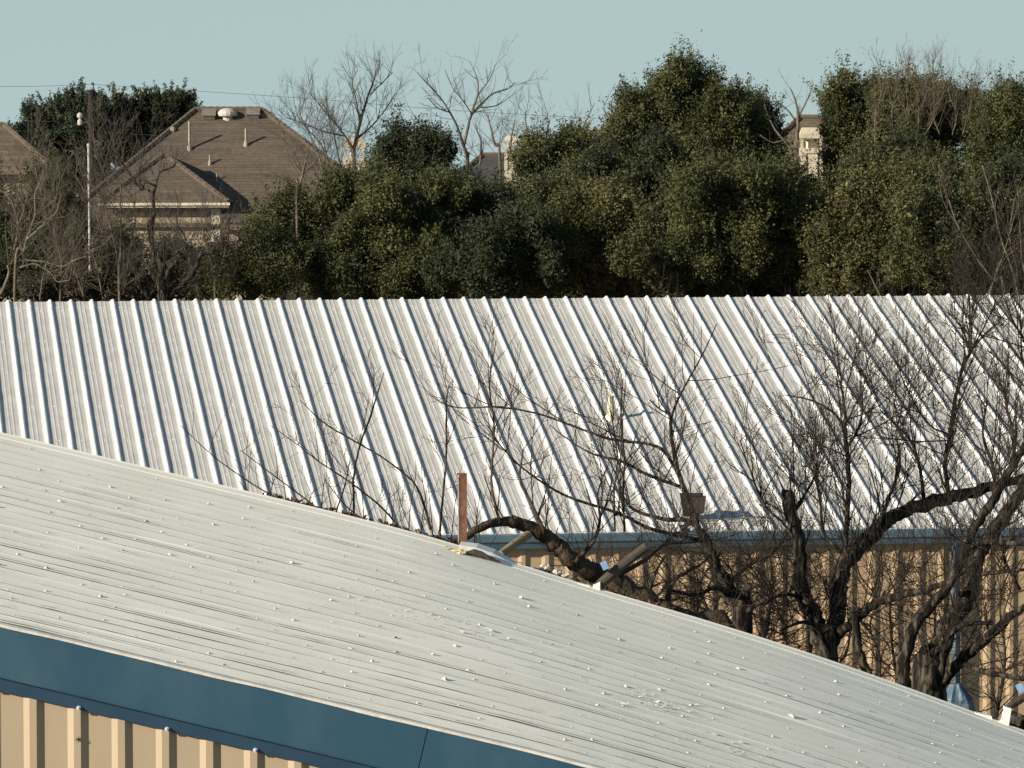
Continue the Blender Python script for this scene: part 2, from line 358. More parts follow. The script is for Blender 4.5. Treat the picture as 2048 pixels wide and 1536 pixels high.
# patches of flaking coating
def flakes(cx, cy, n, sx, sy, big, m, name):
    mb = MB()
    for i in range(n):
        px = cx + gd.normal(0, sx); py = cy + 0.27 * (px - cx) + gd.normal(0, sy)
        # walk the pixel onto the roof
        best = None
        for t in np.linspace(0, 1, 60):
            P = U(px, py, D0 + t * LN); dz = abs(P[2] - zroof(P[0], t))
            if best is None or dz < best[0]: best = (dz, P[0], t)
        s, t = best[1], best[2]; y = D0 + t * LN; z = float(zroof(s, t)) + 0.006
        r = big * gd.lognormal(0, 0.5); a0 = gd.uniform(0, 6.28); k5 = 5
        V = [(s + r * gd.uniform(.5, 1.6) * math.cos(a0 + j * 1.257), y + r * gd.uniform(.4, 1) * math.sin(a0 + j * 1.257), z + gd.uniform(-.2, .55) * r) for j in range(k5)]
        mb.add(V + [(s, y, z + 0.5 * r)], [(j, (j+1) % k5, 5) for j in range(k5)])
    mb.build(name, m, nb, kind='stuff')
if extra.n: extra.build('far_sealant_dabs', M['near_dab'], nb, kind='stuff')
flakes(830, 1228, 70, 85, 8, 0.007, M['near_dab'], 'coating_flakes')
flakes(1310, 1405, 60, 60, 12, 0.008, M['near_dab'], 'coating_flakes')
flakes(1480, 1500, 40, 60, 10, 0.007, M['near_dab'], 'coating_flakes')
flakes(960, 1265, 26, 70, 8, 0.009, M['flake'], 'dark_debris')
flakes(1350, 1418, 22, 50, 8, 0.009, M['flake'], 'dark_debris')
flakes(300, 1060, 60, 200, 30, 0.005, M['near_dab'], 'coating_flakes')

# dry scrap on the wall rib
mb = MB(); cx = (150 - 1024) * (D0 - .065) / F; pz = U(150, 1478, D0 - 0.064)[2]
for i in range(7):
    a = i * 0.9 + 0.3; L = gd.uniform(.012, .03)
    mb.tube([(cx, D0 - 0.066, pz), (cx + .5*L*math.cos(a), D0 - 0.072, pz + .5*L*math.sin(a)), (cx + L*math.cos(a+.4), D0 - 0.068, pz + L*math.sin(a+.4))], [0.003, 0.0016, 0.0008], 4)
mb.tube([(cx - .006, D0 - 0.066, pz - .004), (cx, D0 - .072, pz), (cx + .012, D0 - 0.068, pz + .004)], [0.004, 0.007, 0.003], 6)
tag(mb.build('dry_leaf', M['pipe_dark']), 'small dark dry leaf scrap stuck on a beige wall rib', 'leaf')

# ================================================================ FAR BUILDING
PHI = R(7.7)
rdir = np.array((math.cos(PHI), math.sin(PHI), 0)); ddir = np.array((-math.sin(PHI), math.cos(PHI), 0))
TH = 0.272; LR = 10.0; SL = math.hypot(LR, LR * TH)
Pr = U(1024, 598, 74.0)
fb = thing('warehouse', 'long metal warehouse with white ribbed roof, blue gutter and tan walls', 'building')
fb.location = Pr; fb.rotation_euler = (0, 0, PHI)
def floc(px, py, a, m=0):          # photo pixel onto the far roof plane -> local (x, y, z) of the warehouse
    n = np.array((0, -math.sin(math.atan(TH)), math.cos(math.atan(TH))))
    nw = n[0]*rdir + n[1]*ddir + np.array((0, 0, n[2]))
    o = np.array((0, 0, CAM_Z)); d = U(px, py, 1.0) - o
    t = np.dot(Pr - o, nw) / np.dot(d, nw); P = o + d * t - Pr
    return np.array((np.dot(P, rdir), np.dot(P, ddir), P[2]))
ct, st = 1 / math.hypot(1, TH), TH / math.hypot(1, TH)
def roofpt(x, l, h, sign=-1):      # l metres down the slope from the ridge, h above the sheet
    return (x, sign * (l * ct + 0) + sign * h * st * 1.0, -l * st + h * ct)
XS0, NP = -11.0, 28
# one panel mesh: three big ribs and small stiffeners, shared by every panel
def rib_section(n):
    out = []
    for i in range(n):
        b = i * RB
        out += [(b + 0.000, 0.0), (b + 0.022, 0.010), (b + 0.038, 0.029), (b + 0.048, 0.034), (b + 0.064, 0.034), (b + 0.073, 0.029), (b + 0.083, 0.008), (b + 0.093, 0.0),
                (b + 0.165, 0.0), (b + 0.172, 0.0034), (b + 0.186, 0.0034), (b + 0.193, 0.0), (b + 0.226, 0.0), (b + 0.233, 0.0034), (b + 0.247, 0.0034), (b + 0.254, 0.0)]
    out.append((n * RB - 0.0004, 0.0)); return out
sec = rib_section(3)
def panel_mesh(name, l0, l1, lift, seed, sign=-1, extra_white=False, nl=26):
    g = np.random.default_rng(seed); ls = np.linspace(l0, l1, nl)
    P = []
    dz = [0.0006 * smooth_noise(len(sec), 2, g) for _ in ls]
    for i, l in enumerate(ls):
        P.append([roofpt(x, l, h * (1 + 0.05 * dz[i][j] / .0016 if h > .01 else 1) + lift + dz[i][j], sign) for j, (x, h) in enumerate(sec)])
    P.append([roofpt(x, l1 + 0.004, -0.012 + lift, sign) for x, h in sec]); nl += 1
    me_b = MB(); me_b.grid(P); me = me_b.mesh(name, M['far_roof'])
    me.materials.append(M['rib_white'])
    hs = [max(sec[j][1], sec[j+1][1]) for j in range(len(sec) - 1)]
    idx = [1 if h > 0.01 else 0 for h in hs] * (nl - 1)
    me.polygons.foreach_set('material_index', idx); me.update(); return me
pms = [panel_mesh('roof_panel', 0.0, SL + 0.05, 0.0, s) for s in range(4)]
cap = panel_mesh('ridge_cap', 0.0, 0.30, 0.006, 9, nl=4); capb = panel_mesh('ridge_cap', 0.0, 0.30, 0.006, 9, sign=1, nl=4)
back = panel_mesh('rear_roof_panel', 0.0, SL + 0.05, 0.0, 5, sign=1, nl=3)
# rib phase from the photo: a rib crosses the ridge at pixel 17
xr = ray_plane(17, 607, Pr, rdir) - Pr; phase = float(np.dot(xr, rdir)) - 0.06
k0 = math.floor((XS0 - phase) / (3 * RB)); 
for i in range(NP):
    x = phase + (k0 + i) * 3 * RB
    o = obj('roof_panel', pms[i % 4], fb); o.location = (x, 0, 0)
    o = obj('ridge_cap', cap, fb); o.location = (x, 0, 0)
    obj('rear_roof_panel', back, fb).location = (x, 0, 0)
XA, XB = phase + k0 * 3 * RB, phase + (k0 + NP) * 3 * RB
# screw heads along the purlin lines, between the ribs
mb = MB(); gs = np.random.default_rng(31)
for l in (0.45, 1.95, 3.45, 4.95, 6.45, 7.95, 9.45):
    for i in range(int((XB - XA) / RB)):
        for off in (0.022, 0.105, 0.21):
            x = XA + i * RB + off; c = roofpt(x, l + gs.normal(0, .012), 0.001); r = gs.uniform(.009, .014)
            mb.add([(c[0] + r * math.cos(a), c[1] + r * math.sin(a), c[2] + r * .3 * math.sin(a) * TH * 3) for a in (0, 1.57, 3.14, 4.71)] + [(c[0], c[1] - .003, c[2] + .011)], [(0, 1, 4), (1, 2, 4), (2, 3, 4), (3, 0, 4)])
mb.build('roof_screws', M['rib_white'], fb, kind='stuff')
# gutter along the eave
ye, ze = -(SL * ct), -SL * st
mb = MB(); xs = np.linspace(XA, XB, 60)
secg = [(ye + 0.04, ze - 0.015), (ye - 0.135, ze - 0.020), (ye - 0.15, ze - 0.035), (ye - 0.15, ze - 0.115), (ye - 0.125, ze - 0.135), (ye - 0.095, ze - 0.205), (ye - 0.03, ze - 0.21), (ye + 0.04, ze - 0.21)]
mb.grid([[(x, a, b) for x in xs] for a, b in secg]); mb.build('gutter', M['gutter'], fb)
# eave closure and wall
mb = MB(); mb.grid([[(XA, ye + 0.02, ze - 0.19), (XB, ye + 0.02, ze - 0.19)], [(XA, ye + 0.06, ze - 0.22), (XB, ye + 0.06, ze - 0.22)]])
mb.build('soffit', M['dark'], fb)  # near-black colour stands in for the shadow below the gutter
wz = -float(Pr[2])
def wallmesh(n):
    xs = []
    for i in range(n):
        for a, b in rib_in: xs.append((i * RB + a, b))
    xs.append((n * RB - 0.0005, 0.0)); mb = MB()
    mb.grid([[(x, d, ze - 0.12) for x, d in xs], [(x, d, wz) for x, d in xs]]); return mb.mesh('wall_panel', M['tan_far'])
wm = wallmesh(3)
for i in range(NP):
    o = obj('wall_panel', wm, fb); o.location = (phase + (k0 + i) * 3 * RB + 0.1, ye + 0.035, 0)
mb = MB()
for x in (XA, XB): mb.grid([[(x, ye + .04, ze - .1), (x, 0, -.1), (x, -ye - .04, ze - .1)], [(x, ye + .04, wz), (x, 0, wz), (x, -ye - .04, wz)]])
mb.grid([[(XA, -ye - .2, ze - .1), (XB, -ye - .2, ze - .1)], [(XA, -ye - .2, wz), (XB, -ye - .2, wz)]])
mb.build('end_wall', M['tan_far'], fb)
# downspout with two elbows
dp = U(1934, 1300, 64.0) - Pr; dx = float(np.dot(dp, rdir))
mb = MB(); mb.tube([(dx, ye - 0.06, ze - 0.2), (dx, ye - 0.05, ze - 0.3), (dx, ye - 0.06, ze - 0.48), (dx, ye - 0.06, wz + 0.3), (dx, ye - 0.2, wz + 0.1)], [0.06] * 5, 4)
mb.build('downspout', M['gutter'], fb)
# plumbing vent pipe on the roof
vp = floc(1222, 838, 0); mb = MB()
mb.lathe(vp, [(0.12, -0.06), (0.10, 0.035), (0.055, 0.06), (0.048, 0.07), (0.048, 0.32), (0.04, 0.32), (0.04, 0.22)], 12)
mb.build('vent_pipe', M['pvc'], fb, label='short white vent pipe on the ribbed roof')
# wall light on the eave, facing away
fl = floc(1386, 1040, 0); t = MB()
A = np.array(fl) + np.array((0, -0.05, 0.19))
def frustum(mb, c, w0, d0, w1, d1, h, tilt):
    ctl, stl = math.cos(tilt), math.sin(tilt); V = []
    for w, d, z in ((w0, d0, 0), (w1, d1, h)):
        for x, y in ((-1, -1), (1, -1), (1, 1), (-1, 1)):
            Y, Z = y * d / 2, z; V.append((c[0] + x * w / 2, c[1] + Y * ctl - Z * stl, c[2] + Y * stl + Z * ctl))
    mb.add(V, [(3,2,1,0),(4,5,6,7),(0,1,5,4),(1,2,6,5),(2,3,7,6),(3,0,4,7)])
lampo = thing('flood_light', 'dark bronze flood light on a stem at the warehouse eave', 'light')
def wpt(l): return Pr + l[0]*rdir + l[1]*ddir + np.array((0, 0, l[2]))
AW = wpt(A)
t = MB(); frustum(t, (AW[0] - 0.03, AW[1], AW[2] - 0.13), 0.21, 0.17, 0.30, 0.22, 0.28, R(6)); t.build('housing', M['bronze'], lampo)
t = MB(); frustum(t, (AW[0] + 0.03, AW[1] - 0.10, AW[2] - 0.09), 0.19, 0.02, 0.25, 0.02, 0.21, R(10)); t.build('face_plate', M['lens'], lampo)
t = MB(); t.box((AW[0] + 0.02, AW[1] - 0.07, AW[2] + 0.118), (0.27, 0.14, 0.015)); t.build('visor', M['bronze'], lampo)
t = MB(); b = wpt(floc(1372, 1062, 0)); t.tube([b + (0, -.05, -0.1), b + (0, -.05, 0.05), AW + (-.02, 0, -.12)], [0.016] * 3, 8); t.box(b + (0, -.05, 0.01), (0.10, 0.08, 0.05)); t.build('stem', M['bronze'], lampo)
# conduit run along the eave
t = MB(); pts = [wpt(floc(x, y, 0)) + np.array((0, 0, 0.06)) for x, y in ((1330, 1049), (1372, 1050), (1420, 1050), (1470, 1047), (1530, 1043), (1580, 1043), (1640, 1046))]
t.tube(pts, [0.011] * len(pts), 6); tag(t.build('conduit', M['galv']), 'thin grey conduit running along the warehouse eave past the flood light', 'conduit')
t = MB(); q = wpt(floc(1357, 1052, 0)); t.box(q + (0, 0, .05), (0.13, 0.08, 0.06)); t.box(q + (0.0, -.02, .085), (0.15, 0.10, 0.012)); t.tube([q + (-.05, 0, .05), q + (-.17, 0, .03)], [.014, .014], 6)
tag(t.build('junction_box', M['white']), 'small white junction box on the eave left of the flood light', 'box')

# ================================================================ TREES
def catmull(P, n=4):
    P = np.asarray(P, float); Q = np.vstack([2*P[0]-P[1], P, 2*P[-1]-P[-2]]); out = []
    for i in range(1, len(Q) - 2):
        for u in np.linspace(0, 1, n, endpoint=False):
            a, b, c, d = Q[i-1], Q[i], Q[i+1], Q[i+2]
            out.append(0.5*((2*b) + (-a+c)*u + (2*a-5*b+4*c-d)*u*u + (-a+3*b-3*c+d)*u**3))
    out.append(P[-1]); return np.array(out)

class Twigs:                       # all the fine shoots of one tree, batched by sides
    def __init__(s, g): s.P = []; s.g = g
    def shoot(s, p, d, L, r, lvl, up=0.25, wig=0.16, dens=4.0, ang=(0.35, 0.85), curve=None, lr=(0.3, 0.6)):
        g = s.g; n = 4 if L < 0.5 else (5 if L < 1.3 else 7)
        d = d / (np.linalg.norm(d) + 1e-9); pts = [p]; ds = [d]; step = L / (n - 1)
        cv = g.normal(0, wig, 3) if curve is None else curve
        for i in range(n - 1):
            d = d + cv * 0.5 + g.normal(0, wig, 3) * 0.7 + np.array((0, 0, up * 0.35)); d = d / np.linalg.norm(d)
            p = p + d * step; pts.append(p); ds.append(d)
        s.P.append((np.array(pts), r, max(r * 0.35, 0.0016)))
        if lvl > 0:
            m = g.poisson(dens * L)
            for _ in range(m):
                f = g.uniform(0.15, 0.97); i = min(int(f * (n - 1)), n - 2); u = f * (n - 1) - i
                q = pts[i] * (1 - u) + pts[i+1] * u
                ax = g.normal(0, 1, 3); ax -= ax.dot(ds[i]) * ds[i]; ax /= np.linalg.norm(ax) + 1e-9
                a = g.uniform(*ang); nd = math.cos(a) * ds[i] + math.sin(a) * ax
                s.shoot(q, nd, L * g.uniform(*lr) * (1.15 - 0.6 * f), max(r * (1 - 0.6 * f) * 0.62, 0.0019), lvl - 1, up, wig, dens * 1.25, ang, None, lr)
    def build(s, name, m, parent, sides=3):
        byn = {}
        for P, r0, r1 in s.P: byn.setdefault(len(P), []).append((P, r0, r1))
        VV, FF, off = [], [], 0
        for n, lst in byn.items():
            P = np.array([x[0] for x in lst]); r0 = np.array([x[1] for x in lst]); r1 = np.array([x[2] for x in lst]); K = len(lst)
            t = np.gradient(P, axis=1); t /= np.linalg.norm(t, axis=2, keepdims=True) + 1e-9
            a = np.cross(t, np.array((0.25, 0.93, 0.2))); a /= np.linalg.norm(a, axis=2, keepdims=True) + 1e-9; b = np.cross(t, a)
            rr = r0[:, None] + (r1 - r0)[:, None] * np.linspace(0, 1, n)[None, :]
            th = np.arange(sides) * 2 * math.pi / sides
            V = P[:, :, None, :] + rr[:, :, None, None] * (np.cos(th)[None, None, :, None] * a[:, :, None, :] + np.sin(th)[None, None, :, None] * b[:, :, None, :])
            VV.append(V.reshape(-1, 3))
            i, j = np.meshgrid(np.arange(n - 1), np.arange(sides), indexing='ij'); i = i.ravel(); j = j.ravel(); j2 = (j + 1) % sides
            f = np.stack([i*sides+j, i*sides+j2, (i+1)*sides+j2, (i+1)*sides+j], 1)
            FF.append((f[None] + (np.arange(K) * n * sides)[:, None, None]).reshape(-1, 4) + off); off += K * n * sides
        return quads(name, np.concatenate(VV), np.concatenate(FF), m, parent, kind='stuff', smooth=True)
def quads(name, V, Fq, m, parent, kind=None, smooth=False):
    me = bpy.data.meshes.new(name); me.vertices.add(len(V)); me.vertices.foreach_set('co', V.astype(np.float32).ravel())
    me.loops.add(Fq.size); me.loops.foreach_set('vertex_index', Fq.astype(np.int32).ravel())
    me.polygons.add(len(Fq)); me.polygons.foreach_set('loop_start', np.arange(0, Fq.size, 4, dtype=np.int32))
    me.materials.append(m); me.update(calc_edges=True); me.validate()
    if smooth: me.shade_smooth()
    return obj(name, me, parent, kind)

def bare_tree(name, label, cat, limbs, seed, barkm, twigm, rate=5.0, L=(0.5, 1.4), lvl=2, dens=4.0, up=0.3, upbias=0.9, r0=0.006, spread=0.8, depth=0.5, ground=True, group=None, wig=0.16, lr=(0.3, 0.6)):
    """limbs: list of (points[(px,py,width px)], D start, D end[, rate factor])"""
    g = np.random.default_rng(seed); t = thing(name, label, cat, group); tw = Twigs(g)
    for li, lb in enumerate(limbs):
        pts, da, db = lb[:3]; rf = lb[3] if len(lb) > 3 else 1.0
        n = len(pts); Dd = np.linspace(da, db, n)
        P = np.array([U(x, y, d) for (x, y, w), d in zip(pts, Dd)]); W = np.array([w / F * d / 2 for (x, y, w), d in zip(pts, Dd)])
        if li == 0 and ground:
            P = np.vstack([[P[0][0] + g.normal(0, .1), P[0][1], -0.1], [P[0][0], P[0][1], P[0][2] * 0.45], P]); W = np.concatenate(([W[0] * 1.5, W[0] * 1.15], W))
        Q = catmull(P, 5); Wq = catmull(np.stack([W, W, W], 1), 5)[:, 0]
        Q[1:-1] += g.normal(0, 0.12, (len(Q) - 2, 3)) * Wq[1:-1, None]
        mb = MB(); sd = 9 if Wq.max() > 0.05 else 6
        mb.tube(Q, np.maximum(Wq, 0.002), sd, rough=0.07 if sd == 9 else 0.03, g=g)
        mb.build('trunk' if li == 0 else 'limb', barkm, t, smooth=True)
        seg = np.linalg.norm(np.diff(Q, axis=0), axis=1); tot = seg.sum(); cum = np.concatenate(([0], np.cumsum(seg)))
        st0 = cum[10] if (li == 0 and ground) else 0.0
        for _ in range(int(rate * rf * (tot - st0))):
            u = g.uniform(st0, tot); i = min(int(np.searchsorted(cum, u)) - 1, len(Q) - 2); i = max(i, 0)
            p = Q[i] + (Q[i+1] - Q[i]) * ((u - cum[i]) / (seg[i] + 1e-9)); dirn = (Q[i+1] - Q[i]) / (seg[i] + 1e-9)
            d = g.normal(0, spread, 3) * np.array((1, depth, 0.7)) + np.array((0, 0, upbias)) + dirn * 0.45
            tw.shoot(p, d, g.uniform(*L), min(r0 * g.uniform(0.6, 1.5), max(0.003, Wq[i] * 0.7)), lvl, up, wig, dens, lr=lr)
    tw.build('twigs', twigm, t)
    return t

def leaf_cloud(centers, radii, elong, counts, size, g):
    tot = int(counts.sum()); idx = np.repeat(np.arange(len(centers)), counts)
    off = g.normal(0, 1, (tot, 3)); off *= (g.random((tot, 1)) ** 0.35) / (np.linalg.norm(off, axis=1, keepdims=True) + 1e-9)
    p = centers[idx] + off * radii[idx][:, None] * np.array((1, 1, 0.8)) + elong[idx] * g.uniform(-0.5, 1, (tot, 1))
    nrm = off * 0.6 + g.normal(0, 0.7, (tot, 3)) + np.array((0, 0, 0.35)); nrm /= np.linalg.norm(nrm, axis=1, keepdims=True) + 1e-9
    a = np.cross(nrm, g.normal(0, 1, (tot, 3))); a /= np.linalg.norm(a, axis=1, keepdims=True) + 1e-9; b = np.cross(nrm, a)
    L = size * g.uniform(0.6, 1.35, (tot, 1)); W = L * g.uniform(0.36, 0.6, (tot, 1))
    V = np.stack([p - a*L*.5, p + b*W*.5 + nrm*W*.12, p + a*L*.5, p - b*W*.5 + nrm*W*.12], 1).reshape(-1, 3)
    return V, np.arange(tot * 4).reshape(-1, 4)

def evergreen(label, lobes, D, leafm, seed, per=1.0, size=0.057, spiky=0.42, clump=(0.12, 0.34), name='evergreen_tree', cat='tree', trunk_px=None, group='evergreen trees behind the warehouse', stems=True, twigm=None):
    """lobes: (cx, cy, rx, ry) in photo pixels at distance D"""
    g = np.random.default_rng(seed); t = thing(name, label, cat, group)
    Cs, Rs, Es, Ns = [], [], [], []
    trunk_top = None; cen_all = []
    big = list(lobes); lobes = []
    for (cx, cy, rx, ry) in big:
        lobes.append((cx, cy, rx * .88, ry * .90))
        for _ in range(9):
            a = g.uniform(-0.45, math.pi + 0.45); q = g.uniform(.16, .40); k_ = 1 - q * g.uniform(.25, .9); lobes.append((cx + math.cos(a) * rx * k_, cy - math.sin(a) * ry * k_, rx * q * g.uniform(.7, 1.2), ry * q * g.uniform(.8, 1.6)))
    for li, (cx, cy, rx, ry) in enumerate(lobes):
        Dl = D + g.uniform(-0.6, 0.6) - (0 if rx > 45 else min(1.2, rx * .012) * g.uniform(0, 1)); c = U(cx, cy, Dl); ax, az = rx / F * Dl, ry / F * Dl; ay = min((ax + az) * 0.5, 2.6)
        cen_all.append((c, ax, ay, az))
        n = int(105 * ax * az * per) + 14
        v = g.normal(0, 1, (n, 3)); v[:, 1] = np.where(g.random(n) < 0.66, -np.abs(v[:, 1]), v[:, 1]); v /= np.linalg.norm(v, axis=1, keepdims=True)
        # knobbly radius: knobs and pits about half a metre across, and feathery sprays that stand out of the top
        fr = g.normal(0, 1, (7, 3)); fr *= (g.uniform(4.0, 9.5, (7, 1)) * max(.5, min(1.3, ax)) / np.linalg.norm(fr, axis=1, keepdims=True)); f = np.cos(v @ fr.T + g.uniform(0, 6.28, 7)).sum(1) / 3.0
        rad = g.uniform(0.35, 1.0, n) ** 0.45 * (0.88 + 0.17 * np.clip(f, -1.3, 1.0))
        sp = g.random(n) < spiky * np.where(v[:, 2] > 0.1, 1.25, 0.7)
        rad = np.where(sp, rad * g.uniform(0.98, 1.10, n), rad)
        loose = g.random(n) < 0.13; rad = np.where(loose, g.uniform(0.98, 1.17, n), rad); sp = sp | loose
        p = c + v * rad[:, None] * np.array((ax, ay, az))
        rc = g.uniform(clump[0], clump[1], n)
        e = v * np.array((.8, .5, .6)) + np.array((0, 0, 1.0)) + g.normal(0, .25, (n, 3)); e /= np.linalg.norm(e, axis=1, keepdims=True)
        Cs.append(p); Es.append(e * np.where(sp[:, None], g.uniform(0.22, 0.62, (n, 1)) * np.where(v[:, 2:] > 0, 1, .6), g.uniform(0.02, 0.2, (n, 1))))
        Rs.append(np.where(sp, np.maximum(rc * 0.30, .055), rc)); sp = sp[:, None]
        Ns.append((g.uniform(135, 265, n) * (rc / 0.36) ** 1.6 * np.where(sp[:, 0], 0.5, 1.0) * np.where(v[:, 1] > 0.3, 0.35, 1.0)).astype(int))
    V, Fq = leaf_cloud(np.concatenate(Cs), np.concatenate(Rs), np.concatenate(Es), np.concatenate(Ns), size, g)
    # large shaded inner foliage so that the crown is dense
    inn = []
    for c, ax, ay, az in cen_all:
        n = int(150 * ax * az); v = g.normal(0, 1, (n, 3)); v /= np.linalg.norm(v, axis=1, keepdims=True)
        inn.append(c + v * (g.random((n, 1)) ** 0.4) * 0.62 * np.array((ax, ay, az)))
    inn = np.concatenate(inn)
    V2, F2 = leaf_cloud(inn, np.full(len(inn), 0.22), np.zeros((len(inn), 3)), np.full(len(inn), 11), size * 2.6, g)
    quads('crown', np.concatenate([V, V2]), np.concatenate([Fq, F2 + len(V)]), leafm, t, kind='stuff')
    # trunk and limbs that reach into every lobe
    c0 = cen_all[0][0]; base = np.array((c0[0] + g.normal(0, .2), c0[1] + 0.2, -0.1)); mid = np.array((base[0], base[1], max(1.2, c0[2] - cen_all[0][3] * 1.1)))
    mb = MB(); mb.tube(catmull([base, (base + mid) / 2 + g.normal(0, .06, 3), mid, c0], 4), np.linspace(0.2, 0.06, 13), 8, rough=0.05, g=g); mb.build('trunk', M['bark'], t, smooth=True)
    for c, ax, ay, az in cen_all:
        if ax < .5: continue
        mb = MB()
        for _ in range(3):
            e = c + g.normal(0, .35, 3) * np.array((ax, ay * .5, az)) + np.array((0, 0, az * .3))
            mb.tube(catmull([mid, (mid * .5 + e * .5) + g.normal(0, .2, 3), e], 4), np.linspace(0.07, 0.02, 9), 6, g=g)
        mb.build('limb', M['bark'], t, smooth=True)
    if twigm is not None:
        tw = Twigs(g)
        for c, ax, ay, az in cen_all:
            for _ in range(int(16 * ax * az)):
                v = g.normal(0, 1, 3); v[1] = -abs(v[1]); v[2] = abs(v[2]); v /= np.linalg.norm(v)
                tw.shoot(c + v * np.array((ax, ay, az)) * 0.8, v * np.array((.5, .3, .3)) + np.array((0, 0, 1)), g.uniform(.5, 1.1), 0.006, 1, 0.3, 0.12, 4)
        tw.build('twigs', twigm, t)
    return t

# ---- evergreens, back row first
E = evergreen
E('dark evergreen behind the utility pole, spiky top, left of the brown roof', [(135, 310, 92, 100), (95, 260, 60, 55), (170, 235, 45, 45)], 214, M['leaf_blue'], 21, per=0.4, size=0.105, spiky=0.85, clump=(.16, .42))
E('dark evergreen with upright tips touching the left hip of the brown roof', [(315, 265, 72, 70), (255, 290, 60, 75), (350, 225, 40, 40), (235, 235, 30, 40)], 216, M['leaf_dark'], 22, per=0.4, size=0.105, spiky=0.85, clump=(.16, .42))
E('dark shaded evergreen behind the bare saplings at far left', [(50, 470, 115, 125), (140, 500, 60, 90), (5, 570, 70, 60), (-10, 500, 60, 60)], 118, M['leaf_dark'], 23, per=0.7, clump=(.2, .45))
E('evergreen with pointed top right of the brown house', [(828, 400, 86, 120), (808, 305, 48, 48), (860, 330, 45, 55)], 112, M['leaf_dark'], 24)
E('low dark evergreen filling the gap below the tall bare tree', [(940, 470, 100, 100), (915, 400, 55, 45)], 109, M['leaf_dark'], 25)
E('evergreen in front of the small cream chimney, yellowish top', [(1090, 430, 85, 110), (1098, 325, 55, 55), (1110, 360, 60, 60)], 106, M['leaf_oak'], 26)
E('tall conical evergreen with highest peak in the row', [(1385, 300, 118, 120), (1372, 190, 62, 70), (1290, 300, 85, 85), (1450, 260, 75, 70), (1270, 235, 32, 42)], 109, M['leaf_oak'], 27, spiky=0.4)
E('brownish evergreen left shoulder below the conical peak', [(1210, 350, 80, 85), (1170, 310, 50, 45)], 111, M['leaf_olive'], 28)
E('dark evergreen right shoulder beside the cream chimney', [(1500, 290, 58, 85), (1498, 240, 38, 42)], 113, M['leaf_dark'], 29, spiky=0.4)
E('evergreen right of the cream chimney with spiky upper left corner', [(1745, 270, 85, 95), (1690, 312, 42, 55), (1618, 405, 55, 48), (1705, 195, 55, 50), (1695, 235, 40, 35), (1765, 340, 90, 80)], 110, M['leaf_oak'], 30, spiky=0.5)
E('broad olive evergreen with bare shoots standing above it', [(1860, 300, 115, 110), (1830, 215, 75, 50), (1920, 245, 60, 55)], 109, M['leaf_olive'], 31, spiky=0.5, twigm=M['twig_pale'])
E('evergreen cut by the right edge of the picture', [(2030, 320, 90, 125), (2020, 235, 65, 45), (2000, 450, 100, 120)], 106, M['leaf_oak'], 32)
E('long low evergreen screen behind the front crowns, seen in their gaps', [(x, 525 - 14 * (i % 3), 85, 105 + 14 * (i % 2)) for i, x in enumerate(range(700, 1990, 95))] + [(x, 585, 70, 55) for x in range(660, 2050, 90)], 104, M['leaf_dark'], 90, per=0.7, name='evergreen_hedge', cat='hedge', group=None)
_g = np.random.default_rng(77); _l = []
while len(_l) < 75:
    _x, _y, _r = _g.uniform(660, 2060), _g.uniform(300, 575), _g.uniform(22, 55)
    if _y - _r > (395 if _x < 720 else 350 if _x < 1130 else 285 if _x < 1530 else 400 if _x < 1690 else 290): _l.append((_x, _y, _r, _r * _g.uniform(.8, 1.4)))
E('tangled olive evergreen growth knitting the crowns together', _l[:40], 99.5, M['leaf_oak'], 92, per=0.8, name='evergreen_thicket', cat='thicket', group=None)
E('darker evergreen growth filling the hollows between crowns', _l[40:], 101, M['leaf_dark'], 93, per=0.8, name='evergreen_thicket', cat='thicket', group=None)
# front row
E('rounded green evergreen in front of the brown house wall', [(640, 475, 100, 98), (560, 515, 85, 78), (695, 410, 60, 55)], 103, M['leaf_oak'], 33, spiky=0.3)
E('brown leaved undergrowth tangled at the foot of the gnarled bare tree', [(210, 575, 70, 50), (300, 585, 75, 45), (400, 570, 60, 55), (120, 580, 60, 45), (345, 540, 40, 40), (230, 520, 40, 40)], 100.5, M['leaf_brown'], 91, per=0.55, name='undergrowth', cat='bush', group=None, twigm=M['twig_grey'])
E('low green bush growing just behind the warehouse ridge by the bare tree', [(480, 545, 75, 60), (545, 545, 70, 70)], 99, M['leaf_oak'], 34, clump=(.18, .38), name='evergreen_bush', cat='bush')
E('dark evergreen low between two rounded green crowns', [(800, 520, 110, 90), (720, 540, 90, 75)], 100, M['leaf_dark'], 35)
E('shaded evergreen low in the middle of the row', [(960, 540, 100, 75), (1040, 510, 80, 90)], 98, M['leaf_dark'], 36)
E('yellow green evergreen low under the conical peak', [(1210, 500, 95, 105), (1180, 430, 65, 60)], 99, M['leaf_olive'], 37)
E('big rounded evergreen low in front of the conical one', [(1400, 470, 125, 115), (1330, 530, 90, 75), (1470, 390, 80, 60)], 98, M['leaf_oak'], 38)
E('evergreen below the cream chimney in the front row', [(1575, 442, 95, 105), (1600, 520, 90, 80)], 99, M['leaf_oak'], 39)
E('rounded olive evergreen right of the cream chimney, front row', [(1740, 470, 110, 110), (1690, 540, 85, 65), (1790, 400, 70, 60)], 98, M['leaf_olive'], 40)
E('yellowish low evergreen at the right end of the front row', [(1890, 490, 105, 115), (1940, 550, 90, 60)], 97, M['leaf_oak'], 41)

